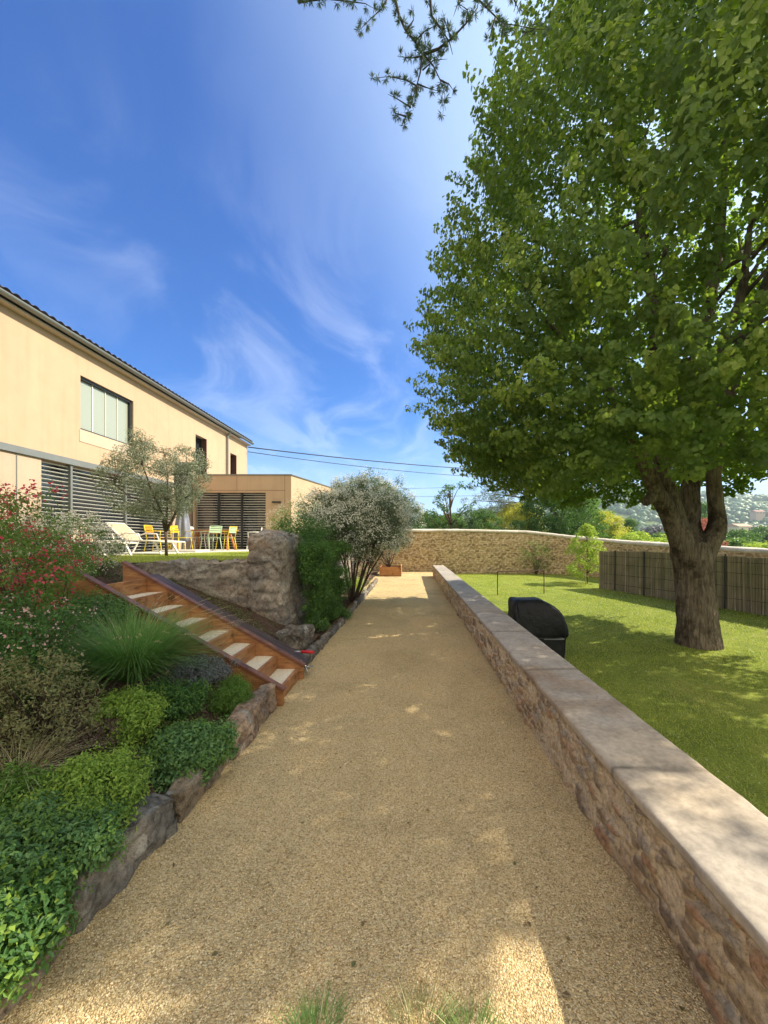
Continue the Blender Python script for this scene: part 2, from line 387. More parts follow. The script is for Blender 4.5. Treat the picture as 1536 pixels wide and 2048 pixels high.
def stucco(name, c, var=.06):
    m, nt, b = newmat(name); co = wpos(nt)
    n = noise(nt, co, 1.2, 6, .65); st = noise(nt, wpos(nt, (6, 6, .35)), 1., 4, .6); f = noise(nt, co, 90, 2)
    cc = ramp(nt, n, [(.3, tuple(x*(1-var) for x in c)), (.7, tuple(x*(1+var) for x in c))])
    cc = mixc(nt, .5, cc, ramp(nt, st, [(.30, (.90, .88, .86)), (.5, (1, 1, 1))]), 'MULTIPLY')
    cc = mixc(nt, .35, cc, ramp(nt, f, [(.3, (.85,)*3), (.7, (1.1,)*3)]), 'MULTIPLY')
    nt.links.new(cc, b.inputs['Base Color']); b.inputs['Roughness'].default_value = .93; b.inputs['Specular IOR Level'].default_value = .15
    bump(nt, b, f, .35, .003); return m
M['ochre'] = stucco('ochre_render', (.49, .355, .24), .06)
M['pale'] = stucco('pale_concrete', (.46, .35, .265), .08)
M['annex'] = stucco('annex_board', (.54, .39, .265), .05)
M['metal_grey'] = simple('grey_metal', (.22, .23, .22), .45, .06, 3, metal=.4)
M['metal_dark'] = simple('dark_metal', (.035, .037, .04), .4, .1, 3, metal=.3)
M['slat'] = simple('blind_slat', (.60, .60, .56), .45, .05, 3, metal=.1)
M['brown_frame'] = simple('brown_frame', (.10, .045, .03), .5)
M['apron'] = simple('apron_peach', (.50, .40, .30), .7, .05)
M['white'] = simple('white_paint', (.78, .76, .70), .45, .04)
M['tile'] = simple('roof_tile', (.12, .085, .065), .8, .35, 4)
m, nt, b = newmat('window_glass'); b.inputs['Base Color'].default_value = (.02, .025, .03, 1); b.inputs['Roughness'].default_value = .03; b.inputs['Specular IOR Level'].default_value = .9; M['glass'] = m
m, nt, b = newmat('blind_behind_glass')
co = wpos(nt); w_ = nd(nt, 'ShaderNodeTexWave', {'Scale': 7.5, 'Distortion': 0.}, bands_direction='Z'); nt.links.new(co, w_.inputs['Vector'])
nt.links.new(ramp(nt, w_.outputs[0], [(0, (.22, .25, .19)), (.35, (.33, .36, .29)), (1, (.37, .40, .32))]), b.inputs['Base Color']); b.inputs['Roughness'].default_value = .4
b.inputs['Coat Weight'].default_value = 1; b.inputs['Coat Roughness'].default_value = .02; M['blindglass'] = m
def woodmat(name, a, c, st, rough=.5):
    m, nt, b = newmat(name); co = opos(nt, st); n = noise(nt, co, 1.6, 9, .65, .7); k = noise(nt, opos(nt), 7, 3, .5)
    cc = ramp(nt, n, [(.28, tuple(x*.35 for x in a)), (.42, a), (.7, c)])
    cc = mixc(nt, ramp(nt, k, [(.62, (0, 0, 0)), (.72, (.8,)*3)]), cc, tuple(x*.3 for x in a))
    nt.links.new(cc, b.inputs['Base Color']); b.inputs['Roughness'].default_value = rough; bump(nt, b, n, .4, .003); return m
M['wood'] = woodmat('stained_wood', (.27, .115, .042), (.47, .235, .095), (3, 3, 16))
M['woodedge'] = woodmat('wood_edge', (.14, .055, .03), (.24, .10, .05), (3, 3, 16))
M['darkplank'] = woodmat('dark_plank', (.045, .026, .022), (.10, .058, .048), (2, 14, 2), .6)
M['planter'] = woodmat('planter_wood', (.50, .22, .08), (.66, .34, .13), (3, 3, 16))
M['orangewood'] = simple('orange_wood', (.50, .20, .06), .5, .2, 8, stretch=(1, 6, 6))
def barkmat(name, a, c, moss=None, sc=1.):
    m, nt, b = newmat(name); co = wpos(nt, (9*sc, 9*sc, 1.3*sc)); n = noise(nt, co, 2.8, 10, .72, .8); k = noise(nt, wpos(nt), 2.2, 5, .7)
    cc = ramp(nt, n, [(.32, tuple(x*.30 for x in a)), (.5, a), (.72, c)])
    if moss: cc = mixc(nt, ramp(nt, k, [(.50, (0, 0, 0)), (.62, (.9,)*3)]), cc, moss)
    nt.links.new(cc, b.inputs['Base Color']); b.inputs['Roughness'].default_value = .95; b.inputs['Specular IOR Level'].default_value = .15; bump(nt, b, n, 1., .03); return m
M['bark'] = barkmat('linden_bark', (.15, .12, .09), (.32, .265, .20), (.04, .028, .018))
M['twig'] = barkmat('shrub_bark', (.11, .08, .055), (.22, .17, .12), None, 4)
M['pinebark'] = barkmat('pine_bark', (.15, .12, .10), (.28, .23, .19), None, 1)
M['cedarbark'] = simple('cedar_twig', (.05, .045, .045), .9, .3, 40)
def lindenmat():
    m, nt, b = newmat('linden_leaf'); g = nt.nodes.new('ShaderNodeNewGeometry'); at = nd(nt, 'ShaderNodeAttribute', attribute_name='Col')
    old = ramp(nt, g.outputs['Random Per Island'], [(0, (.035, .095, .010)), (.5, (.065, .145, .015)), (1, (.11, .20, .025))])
    new = ramp(nt, g.outputs['Random Per Island'], [(0, (.24, .36, .035)), (.6, (.38, .50, .07)), (1, (.52, .60, .15))])  # young-leaf tones, raised so the colour itself holds lit highlights
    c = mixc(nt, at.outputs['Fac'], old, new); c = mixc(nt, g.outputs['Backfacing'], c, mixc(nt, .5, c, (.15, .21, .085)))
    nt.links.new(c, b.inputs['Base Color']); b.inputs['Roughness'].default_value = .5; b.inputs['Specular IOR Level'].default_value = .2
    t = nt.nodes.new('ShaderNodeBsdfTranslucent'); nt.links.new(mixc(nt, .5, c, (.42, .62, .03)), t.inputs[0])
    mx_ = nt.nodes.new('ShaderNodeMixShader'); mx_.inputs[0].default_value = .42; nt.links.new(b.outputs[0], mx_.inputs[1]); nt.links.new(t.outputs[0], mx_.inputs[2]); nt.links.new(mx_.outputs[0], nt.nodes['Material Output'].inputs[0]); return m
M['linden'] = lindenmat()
M['linden_old'] = leafmat('linden_leaf_old', [(.07, .115, .020), (.105, .155, .028), (.145, .20, .038), (.25, .29, .07)], (.26, .30, .13), .34, (.42, .52, .05))
M['cedar'] = leafmat('cedar_needle', [(.035, .07, .055), (.05, .10, .07), (.09, .12, .08)], None, .15)
M['olive'] = leafmat('olive_leaf', [(.07, .10, .05), (.12, .15, .08), (.20, .23, .14)], (.30, .32, .24), .2, (.2, .3, .1))
M['dkleaf'] = leafmat('dark_leaf', [(.025, .075, .02), (.045, .12, .03), (.08, .17, .045)], None, .3)
M['midleaf'] = leafmat('mid_leaf', [(.06, .13, .025), (.10, .20, .035), (.16, .27, .05)], None, .35)
M['blueleaf'] = leafmat('blue_leaf', [(.025, .085, .035), (.055, .15, .055), (.11, .22, .08), (.16, .26, .08)], None, .3)
M['limeleaf'] = leafmat('lime_leaf', [(.16, .26, .03), (.24, .36, .05), (.36, .46, .08)], None, .45, (.6, .75, .08))
M['yellowleaf'] = leafmat('yellow_leaf', [(.30, .32, .03), (.42, .42, .05), (.50, .50, .09)], None, .4, (.8, .8, .1))
M['moundleaf'] = leafmat('mound_leaf', [(.10, .20, .03), (.19, .32, .045), (.32, .43, .08)], None, .35)
M['greyleaf'] = leafmat('grey_leaf', [(.11, .13, .13), (.17, .19, .19), (.22, .22, .25)], None, .2, (.2, .25, .2))
M['dryleaf'] = leafmat('dry_leaf', [(.16, .14, .06), (.25, .22, .10), (.20, .24, .10)], None, .3, (.4, .35, .12))
M['redfl'] = leafmat('red_flower', [(.42, .02, .05), (.60, .06, .11), (.62, .16, .18)], None, .35, (.8, .08, .1))
M['whitefl'] = leafmat('white_flower', [(.55, .58, .48), (.70, .70, .60), (.80, .78, .68)], None, .3, (.8, .8, .6))
M['creamfl'] = leafmat('cream_flower', [(.72, .66, .50), (.80, .75, .60), (.85, .80, .68)], None, .3, (.8, .75, .55))
M['pinkfl'] = leafmat('pink_flower', [(.70, .45, .42), (.80, .65, .55), (.65, .30, .32)], None, .3, (.8, .5, .5))
M['grass'] = leafmat('grass_blade', [(.15, .22, .025), (.24, .32, .035), (.36, .43, .06), (.50, .47, .14)], None, .5, (.55, .70, .08))
M['tuft'] = leafmat('tuft_blade', [(.04, .12, .025), (.08, .22, .045), (.14, .30, .065), (.28, .38, .11)], None, .35, (.2, .5, .08))
M['shrubleaf'] = leafmat('shrub_leaf', [(.05, .10, .035), (.08, .14, .05), (.13, .19, .075)], (.16, .20, .12), .25, (.25, .35, .1))
M['straw'] = leafmat('straw', [(.40, .35, .18), (.52, .46, .26), (.60, .55, .35)], None, .35, (.6, .5, .3))
M['redleaf'] = leafmat('red_leaf', [(.25, .05, .05), (.38, .10, .08), (.5, .2, .15)], None, .35, (.7, .2, .15))
def groundmat(name, stops, sc=6, bs=.6, bd=.02, fine=60):
    m, nt, b = newmat(name); co = wpos(nt); n = noise(nt, co, sc, 8, .7); f = noise(nt, co, fine, 4, .7)
    c = ramp(nt, mth(nt, 'ADD', mth(nt, 'MULTIPLY', n, .55), mth(nt, 'MULTIPLY', f, .45)), stops)
    nt.links.new(c, b.inputs['Base Color']); b.inputs['Roughness'].default_value = .95; b.inputs['Specular IOR Level'].default_value = .1
    bump(nt, b, f, bs, bd); return m
M['lawn'] = groundmat('lawn_ground', [(.30, (.10, .10, .035)), (.44, (.14, .19, .03)), (.56, (.24, .28, .05)), (.68, (.36, .30, .14))], 1.7)
M['soil'] = groundmat('mulch_soil', [(.3, (.035, .022, .015)), (.5, (.10, .065, .045)), (.68, (.20, .14, .10))], 12, 1., .03, 45)
M['terrain'] = groundmat('valley_ground', [(.3, (.05, .08, .025)), (.5, (.09, .13, .035)), (.7, (.20, .22, .08))], .02, .2, .3, .2)
M['forest'] = leafmat('forest', [(.03, .075, .022), (.045, .10, .03), (.065, .13, .035), (.09, .16, .05)], None, .15)
M['slab'] = simple('pale_paving', (.62, .60, .54), .8, .08, 3, .2)
M['cover'] = simple('black_cover', (.010, .011, .014), .5, .3, 5, .9, .03, bscale=6, spec=.22)
M['covertrim'] = simple('cover_band', (.16, .17, .19), .6)
M['sling'] = simple('beige_sling', (.42, .32, .215), .8, .06, 30)
M['yellow'] = simple('yellow_paint', (.72, .55, .03), .4, .05); M['orange'] = simple('orange_paint', (.66, .28, .03), .4, .05)
M['palegreen'] = simple('pale_green_paint', (.42, .55, .36), .4, .05); M['chairwhite'] = simple('white_frame', (.76, .74, .68), .4, .05)
M['parasol'] = simple('parasol_cloth', (.19, .20, .25), .85, .3, 5, .4, .01, bscale=12)
M['parasoltop'] = simple('parasol_top_cloth', (.09, .085, .08), .85, .35, 14)
M['rust'] = simple('rusty_steel', (.10, .055, .035), .8, .4, 20)
M['red'] = simple('red_handle', (.50, .01, .02), .35); M['steel'] = simple('steel', (.45, .45, .47), .35, .1, 8, metal=.9)
M['cable'] = simple('cable', (.03, .03, .035), .7)
def reedmat():
    m, nt, b = newmat('reed_screen'); co = wpos(nt); 
    g = nt.nodes.new('ShaderNodeNewGeometry'); c = ramp(nt, g.outputs['Random Per Island'], [(0, (.25, .21, .16)), (.4, (.32, .27, .20)), (.85, (.38, .32, .24)), (1, (.52, .46, .34))])
    c = mixc(nt, .6, c, ramp(nt, noise(nt, co, 2.5, 5), [(.35, (.6, .68, .5)), (.6, (1, 1, 1))]), 'MULTIPLY')
    nt.links.new(c, b.inputs['Base Color']); b.inputs['Roughness'].default_value = .85; return m
M['reed'] = reedmat()
# ================================================================== SETTING
def struct(name, v, f, m, smooth=True, kind='structure', **k): return obj(name, mesh(name, v, f, m, smooth), kind=kind, **k)
def lz(x, y):                                   # lawn height
    return -.40+.28*sm(5, 18, y)+.02*fbm(np.stack([x*.5, y*.5, y*0], 1), 2)
def bz(x, y):                                   # planted bank beside the stairs
    base = np.clip(.16+.47*(-1.5-x), .10, 1.24)
    base = np.where(x > -1.5, .12, base); base = base-.42*((y > 3.66) & (y < 4.36) & (x > -3.25))
    return base+.03*fbm(np.stack([x*2.2, y*2.2, y*0], 1), 3, 4)
def bed(x, y, e=0.):                            # where the ray through a photo pixel meets the bank
    u = (x-818)/F; v = (1077-y)/F; Y = (.16-.705+e-1.6)/(v+.47*u); X = u*Y; z = 1.6+v*Y
    if z-e > 1.24: Y = (1.24+e-1.6)/v if v < 0 else 6; X = u*Y; z = 1.24+e
    return Vector((X, Y, z-e))

# gravel path
v, f = grid(lin(-1.60, 1.12, .06), lin(-3, 18.7, .06), lambda x, y: .012*fbm(np.stack([x*1.5, y*1.5, y*0], 1), 3)+.006*fbm(np.stack([x*7, y*4, y*0], 1), 2, 3)+.02*sm(-.95, -1.4, x))
struct('gravel_path', v, f, M['gravel'])
g = rng(11)
def pebbles(name, n, x0, x1, y0, y1, zf, s0, s1, m, label=None):
    y = y0+(y1-y0)*g.random(n)**1.5; x = x0+(x1-x0)*g.random(n); z = zf(x, y); s = (s0+(s1-s0)*g.random(n)**2)
    base = np.array([[1, 0, 0], [-1, 0, 0], [0, 1, 0], [0, -1, 0], [0, 0, 1], [0, 0, -1.]])
    F8 = np.array([[0, 2, 4], [2, 1, 4], [1, 3, 4], [3, 0, 4], [2, 0, 5], [1, 2, 5], [3, 1, 5], [0, 3, 5]])
    a = g.random(n)*6.28; V = base[None]*(.7+.6*g.random((n, 6, 1)))*s[:, None, None]*np.array([1, .8, .55]); V = V+g.normal(size=V.shape)*s[:, None, None]*.15
    c, sn = np.cos(a)[:, None], np.sin(a)[:, None]; V = np.stack([V[..., 0]*c-V[..., 1]*sn, V[..., 0]*sn+V[..., 1]*c, V[..., 2]], 2)
    V += np.stack([x, y, z], 1)[:, None]
    Q = (np.arange(n)[:, None, None]*6+F8[None]).reshape(-1, 3)
    return struct(name, V.reshape(-1, 3), Q, m, False, 'stuff')
pathz = lambda x, y: .012*fbm(np.stack([x*1.5, y*1.5, y*0], 1), 3)+.006*fbm(np.stack([x*7, y*4, y*0], 1), 2, 3)+.02*sm(-.95, -1.4, x)
o = pebbles('loose_gravel', 150000, -1.42, 1.06, .7, 8.0, lambda x, y: pathz(x, y)+.001, .0022, .0048, M['pebble'])
o['label'] = 'pale ochre loose stones spread over the gravel path'; o['category'] = 'gravel'

# lawn
def polymask(P, poly):
    x, y = P[:, 0], P[:, 1]; c = np.zeros(len(x), bool); n = len(poly)
    for i in range(n):
        (x1, y1), (x2, y2) = poly[i], poly[(i+1) % n]
        k = ((y1 > y) != (y2 > y)) & (x < (x2-x1)*(y-y1)/((y2-y1) or 1e-9)+x1); c ^= k
    return c
v, f = grid(lin(1.3, 16, .12), lin(-3, 19.5, .12), lz)
struct('lawn', v, f, M['lawn'])
n = 330000; y = 1.5+17.6*g.random(n)**1.5; x = 1.50+9.8*g.random(n)
P = np.stack([x, y], 1)
fl = [(9.75, 7.6), (8.9, 9.55), (7.05, 13.4), (6.4, 19), (1.4, 19), (1.4, 1.4), (10.5, 1.4), (10.5, 7)]
k = polymask(P, fl) & (np.hypot(x-5.4, y-7.2) > .36); x, y = x[k], y[k]; n = len(x)
base = np.stack([x, y, lz(x, y)], 1); d = g.normal(size=(n, 3))*.45; d[:, 2] = 1
thin = .5+.5*sm(-.25, .25, fbm(np.stack([x*.9, y*.9, x*0], 1), 3, 7))
blades('lawn_grass', base, d, (.022+.03*g.random(n))*thin*(1+y*.02), .004+.0012*y*.6, .6, M['grass'], seg=1, kind='stuff', label='short sunlit green grass of the lawn below the tree', cat='grass')
n = 2600; y = 2.5+13*g.random(n)**1.6; x = 1.5+7.5*g.random(n); P = np.stack([x, y], 1); k = polymask(P, fl) & (fbm(np.stack([x*.7, y*.7, x*0], 1), 2, 3) > -.15); x, y = x[k], y[k]; n = len(x)
pp = np.stack([x, y, lz(x, y)+.035], 1); nr = unit(g.normal(size=(n, 3))*.3+[0, 0, 1]); tp = np.cross(nr, rdir(g, n))
leafmesh('lawn_petals', pp, tp, nr, .009+.0016*y, .008+.0014*y, M['whitefl'], kind='stuff', label='tiny white daisies and petals dotting the lawn', cat='flowers')

# planted bank, strip bed, terrace lawn, terrace slab
v, f = grid(lin(-16, -1.38, .08), lin(-4, 5.98, .08), bz)
struct('planting_bed', v, f, M['soil'])
v, f = grid(lin(-2.2, -1.38, .08), lin(4.9, 18.7, .08), lambda x, y: .08+.03*fbm(np.stack([x*3, y*3, y*0], 1), 2)+x*0)
struct('border_soil', v, f, M['soil'])
tz = lambda x, y: 1.27-.12*sm(6.5, 9.5, y)+.012*fbm(np.stack([x, y, y*0], 1), 2)
yw_ = lambda x: np.interp(x, [-4.1, -2.3], [5.15, 5.86])
v, f = grid(lin(-8.8, -2.2, .12), lin(0, 1, .0075), lambda x, y: x*0); v[:, 1] = yw_(v[:, 0])+v[:, 1]*(22-yw_(v[:, 0])); v[:, 2] = tz(v[:, 0], v[:, 1])
struct('terrace_lawn', v, f, M['lawn'])
n = 45000; x = -8.6+6.3*g.random(n); y = yw_(x)+.03+7.8*g.random(n)**1.5; b3 = np.stack([x, y, tz(x, y)], 1); d = g.normal(size=(n, 3))*.4; d[:, 2] = 1
blades('terrace_grass', b3, d, .03+.04*g.random(n), .010, .5, M['grass'], seg=1, kind='stuff', label='grass along the upper terrace before the house', cat='grass')
MB().prism([(-8.68, 8.9), (-7.6, 10.0), (-5.4, 13.75), (-4.9, 15.38), (-8.68, 15.38)], 1.02, 1.175).build('terrace_paving', M['slab'], kind='structure')
# bark chips
n = 2600; x = -4.6+3.0*g.random(n); y = .6+3.0*g.random(n); z = bz(x, y)+.012
mb_v = []; nr = unit(g.normal(size=(n, 3))*.5+[0, 0, 1]); tp = np.cross(nr, rdir(g, n))
leafmesh('bark_chips', np.stack([x, y, z], 1), tp, nr, .03+.06*g.random(n), .012+.02*g.random(n), leafmat('bark_chip', [(.10, .06, .04), (.24, .16, .10), (.42, .32, .21)], None, .0), fold=.05, curl=0, kind='stuff', label='pale and brown bark chips strewn on the planting bed', cat='mulch')

# low weeds and seedlings between the plants
n = 26000; x = -1.45-2.9*g.random(n); y = .7+4.9*g.random(n); pn_ = fbm(np.stack([x*2.6, y*2.6, x*0], 1), 3, 15); k = (pn_ > .02) & ~((y > 3.6) & (y < 4.85) & (x > -3.4)); x, y = x[k], y[k]; n = len(x)
pp = np.stack([x, y, bz(x, y)+.005+.06*g.random(n)**1.5], 1); nr = unit(g.normal(size=(n, 3))*.6+[0, 0, .8]); tp = unit(np.cross(nr, rdir(g, n)))
leafmesh('bed_weeds', pp, tp, nr, .012+.022*g.random(n), .006+.009*g.random(n), leafmat('weed_leaf', [(.05, .11, .025), (.09, .17, .04), (.15, .22, .06), (.20, .17, .08)], None, .3), kind='stuff', label='low weeds and seedlings covering patches of the planting bed', cat='weeds')
# valley and hills: one sheet
ucr = np.array([-9, -3, -1.2, -.6, 0, .15, .35, .48, .55, .62, .75, .82, .93, 1.1, 1.6, 3, 9]); ycr = np.array([6, 10, 14, 20, 36, 46, 70, 98, 103, 100, 86, 82, 77, 68, 50, 32, 20.])
def hz_(x, y):
    r = np.hypot(x, y); u = np.where(y > 1, x/np.maximum(y, 1), np.sign(x)*9); u = np.clip(u, -9, 9)
    e = np.interp(u, ucr, ycr)/F                      # crest height over distance
    Yc = 950/np.sqrt(1+np.minimum(u, 3)**2); top = e*Yc
    t = sm(120, 950, r)**1.3
    h = -1.3-9*sm(24, 60, r)-12*sm(60, 200, r)+(top+23)*t-30*sm(1000, 2600, r)
    return h+fbm(np.stack([x*.006, y*.006, x*0], 1), 4)*14*sm(150, 500, r)*(1-.7*sm(800, 950, r))
th = np.linspace(-math.pi, math.pi, 241); rr = np.concatenate([[0, 8, 14, 19], 22*1.045**np.arange(112)])
T, RR = np.meshgrid(th[:-1], rr, indexing='ij'); xx = (RR*np.sin(T)).ravel(); yy = (RR*np.cos(T)).ravel(); zz_ = hz_(xx, yy)
a, b_ = T.shape; i = np.arange(a)[:, None]; j = np.arange(b_-1)[None, :]
q = np.stack([i*b_+j+0*i, i*b_+j+1, ((i+1) % a)*b_+j+1, ((i+1) % a)*b_+j], -1).reshape(-1, 4)
struct('ground', np.stack([xx, yy, zz_], 1), q[:, ::-1], M['terrain'])

# woodland far off: lumpy crowns on the hillside, one mass
def ico(sub):
    bm = bmesh.new(); bmesh.ops.create_icosphere(bm, subdivisions=sub, radius=1); v = np.array([q.co[:] for q in bm.verts]); f = np.array([[w.index for w in q.verts] for q in bm.faces]); bm.free(); return v, f
iv, iff = ico(2)
n = 15000; r = 150+850*g.random(n)**.85; u = -1.0+2.6*g.random(n); yy = r/np.sqrt(1+u*u); xx = u*yy
k = (fbm(np.stack([xx*.012, yy*.012, xx*0], 1), 2, 3) > -.22-.25*sm(300, 700, r)); xx, yy, r = xx[k], yy[k], r[k]; n = len(xx)
sz = (2.0+2.8*g.random(n))*(1+.25*sm(400, 900, r)); pos = np.stack([xx, yy, hz_(xx, yy)+sz*.45], 1)
V = iv[None]*sz[:, None, None]*np.array([1, 1, .85])*(1+.17*g.normal(size=(n, len(iv), 1)))+pos[:, None]
Q = (np.arange(n)[:, None, None]*len(iv)+iff[None]).reshape(-1, 3)
struct('woodland', V.reshape(-1, 3), Q, M['forest'], True, 'stuff', label='blue green woods covering the distant hillside', cat='woods')

# ================================================================== WALLS
def relief(u, v, su, sv, s, warp=.35):
    p = np.stack([u*3.1, v*3.1, u*0+s], 1); uu = u/su+warp*fbm(p, 3, s); vv = v/sv+warp*fbm(p+9.1, 3, s+3)
    row = np.floor(vv); uu = uu+.5*(row % 2)
    f1, f2, idn = vor2(uu, vv, s, .75); e = f2-f1; return sm(.06, .26, e), idn, e
# low wall beside the path
LW0, LW1, LX0, LX1, LH = -2.0, 16.4, 1.02, 1.48, .46
ys = np.concatenate([lin(-2, .8, .05), .8+(LW1-.8)*np.linspace(0, 1, 900)[1:]**1.7]); ys = ys[ys <= LW1]
v, f, nn = gridbox([LX0+.006, LX1-.02], ys, np.concatenate([[-.6, -.3], lin(-.06, LH-.035, .0085)]), skip=('-z',))
left = nn[:, 0] < -.3; mk, idn, e = relief(v[:, 1], v[:, 2], .125, .062, 3, .34)
mk2, idn2, e2 = relief(v[:, 1]+3, v[:, 2], .26, .12, 8, .4); big = (fbm(np.stack([v[:, 1]*1.2, v[:, 2]*3, v[:, 1]*0], 1), 2, 4) > .12)
mk = np.where(big, mk2, mk); idn = np.where(big, idn2, idn); smear = sm(-.5, .05, fbm(np.stack([v[:, 1]*6, v[:, 2]*9, v[:, 1]*0], 1), 4, 12)+.35*(idn-.5)); mk = mk*smear*.8
v[:, 0] += np.where(left, sm(LH-.03, LH-.07, v[:, 2])*(-.019)*mk*(.4+idn)+.012*fbm(v*np.array([3, 7, 9.]), 4)+.006*fbm(v*35, 2, 3), 0)
v[:, 0] += np.where(left & (v[:, 2] < .05), .02*sm(.06, 0., v[:, 2])*(vnoise(v*8)+.4), 0)
mort = np.array([.66, .54, .385]); pal = np.array([[.20, .13, .08], [.33, .22, .13], [.42, .31, .19], [.14, .10, .075], [.34, .18, .10], [.30, .26, .22]])
st = pal[(idn*5.99).astype(int)]*1.12; col = mort*(1+.12*fbm(v*6, 3, 2))[:, None]*(1-mk[:, None])+st*mk[:, None]
lw = thing('low_stone_wall', 'low rubble stone wall with wide pale coping between gravel path and lawn', 'wall', (LX0, 6, 0))
obj('stone_wall_body', mesh('stone_wall_body', v, f, M['stone'], True), lw, col=col)
ysc = np.concatenate([lin(-2, .8, .1), .8+(LW1+.02-.8)*np.linspace(0, 1, 420)[1:]**1.5])
v, f, nn = gridbox(lin(LX0-.008, LX1, .02), ysc, lin(LH-.045, LH, .0112))
v += nn*(.006*fbm(v*7, 3)+.003*fbm(v*30, 3, 5))[:, None]; ed = (np.abs(nn[:, 0]) > .3) & (nn[:, 2] > .3); v[ed, 2] -= .004; v[ed, 0] += np.where(nn[ed, 0] < 0, .007, -.007)
for sy in (3.37, 4.75, 6.7, 9.4, 12.1): sj_ = np.exp(-((v[:, 1]-sy-.03*fbm(v*6, 2))/(.010+.002*sy))**2); v[:, 2] -= np.where(nn[:, 2] > .3, .010*sj_, 0)
c0 = np.array([.43, .355, .265]); c1 = np.array([.35, .31, .26]); c2 = np.array([.30, .22, .15]); t = sm(-.3, .4, fbm(v*1.6, 4, 9))[:, None]; t2 = sm(.15, .5, fbm(v*np.array([2.2, 3, 2]), 5, 21))[:, None]
col = c0*t+c1*(1-t); col = col*(1-.55*t2)+c2*.55*t2
far_grey = sm(3.4, 3.5, v[:, 1])[:, None]*(.75+.5*((v[:, 1] > 6.7) & (v[:, 1] < 9.4)))[:, None]; col = col*(1-far_grey*.5)+np.array([.34, .335, .33])*far_grey*.5
for sy in (1.9, 3.37, 4.75, 6.7, 9.4, 12.1): col = col*(1-.55*np.exp(-((v[:, 1]-sy-.03*fbm(v*6, 2))/(.010+.002*sy))**2))[:, None]
bs_ = (np.exp(-((v[:, 1]-3.15)/.22)**2)*sm(-.25, .25, fbm(v*5, 4, 33)))[:, None]; col = col*(1-.6*bs_)+np.array([.24, .16, .10])*.6*bs_
obj('coping', mesh('coping', v, f, M['cope'], True), lw, col=col)

# high boundary wall: far end, then bending towards the right behind the fence
def longwall(path, th, su, sv, seed, step, name, label, m, pal, mort, zb=-.6, copem=None, cap=.07, capc=(.55, .52, .46)):
    """path: list of (x, y, top z); front = left side when walking along it reversed"""
    P = np.array(path, float); seg = np.hypot(*(P[1:, :2]-P[:-1, :2]).T); s = np.concatenate([[0], np.cumsum(seg)]); S_ = lin(0, s[-1], step)
    sx = np.interp(S_, s, P[:, 0]); sy = np.interp(S_, s, P[:, 1]); stz = np.interp(S_, s, P[:, 2])+.03*fbm(np.stack([S_*.8, S_*0, S_*0], 1), 3, seed)
    k_ = max(1, int(.8/step)); ker = np.ones(2*k_+1)/(2*k_+1); pad = lambda a: np.convolve(np.concatenate([np.full(k_, a[0]), a, np.full(k_, a[-1])]), ker, 'valid')
    sx, sy, stz = pad(sx), pad(sy), pad(stz); tx, ty = np.gradient(sx), np.gradient(sy); l = np.hypot(tx, ty); nx, ny = ty/l, -tx/l
    T_ = lin(0, 1, step*.9/2.2)
    def side(sg, off):
        U, V = np.meshgrid(np.arange(len(S_)), T_, indexing='ij'); U = U.ravel(); V = V.ravel(); z = zb+(stz[U]-zb)*V
        mk, idn, e = relief(S_[U], z, su, sv, seed, .3)
        o_ = th/2+.03*mk*(.4+idn)+.02*fbm(np.stack([S_[U]*2, z*3, z*0], 1), 3, seed)
        x = sx[U]+sg*nx[U]*o_; y = sy[U]+sg*ny[U]*o_; st = pal[(idn*(len(pal)-.01)).astype(int)]; mk = mk*.9
        return np.stack([x, y, z], 1), st*mk[:, None]+mort*(1+.1*fbm(np.stack([S_[U], z, z*0], 1), 3))[:, None]*(1-mk[:, None])
    V1, C1 = side(1, 0); V2, C2 = side(-1, 0); a, b = len(S_), len(T_)
    i = (np.arange(a-1)[:, None]*b+np.arange(b-1)[None, :]).ravel(); q = np.stack([i, i+b, i+b+1, i+1], 1); N1 = len(V1)
    e0 = np.array([[j, j+1, j+1+N1, j+N1] for j in range(b-1)]); e1 = e0+(a-1)*b
    t = thing(name, label, 'wall', tuple(V1[0])); 
    obj('stone_wall_body', mesh('stone_wall_body', np.concatenate([V1, V2]), np.concatenate([q, q[:, ::-1]+N1, e0, e1]), m, True), t, col=np.concatenate([C1, C2]))
    A = np.linspace(0, math.pi, 9); VV = []; w = th/2+.05
    for j, a_ in enumerate(A): VV.append(np.stack([sx+nx*w*math.cos(a_), sy+ny*w*math.cos(a_), stz-.03+cap*1.3*math.sin(a_)**.7], 1))
    VV.append(np.stack([sx-nx*w, sy-ny*w, stz-.09], 1)); VV.append(np.stack([sx+nx*w, sy+ny*w, stz-.09], 1))
    VV = np.stack(VV, 1); kk = VV.shape[1]; VV = VV.reshape(-1, 3); VV = VV+.018*fbm(VV*3, 3, seed)[:, None]*np.array([0, 0, 1])
    i = np.arange(a-1)[:, None]*kk; j = np.arange(kk)[None, :]; q = np.stack([i+j, i+(j+1) % kk, i+kk+(j+1) % kk, i+kk+j], -1).reshape(-1, 4)
    cc = np.array(capc)*(1+.25*fbm(VV*2.5, 4, 3))[:, None]
    obj('coping', mesh('coping', VV, q, copem or M['cope'], True), t, col=cc)
    return t
palF = np.array([[.30, .20, .11], [.40, .28, .15], [.46, .34, .20], [.24, .155, .085], [.42, .29, .17]])
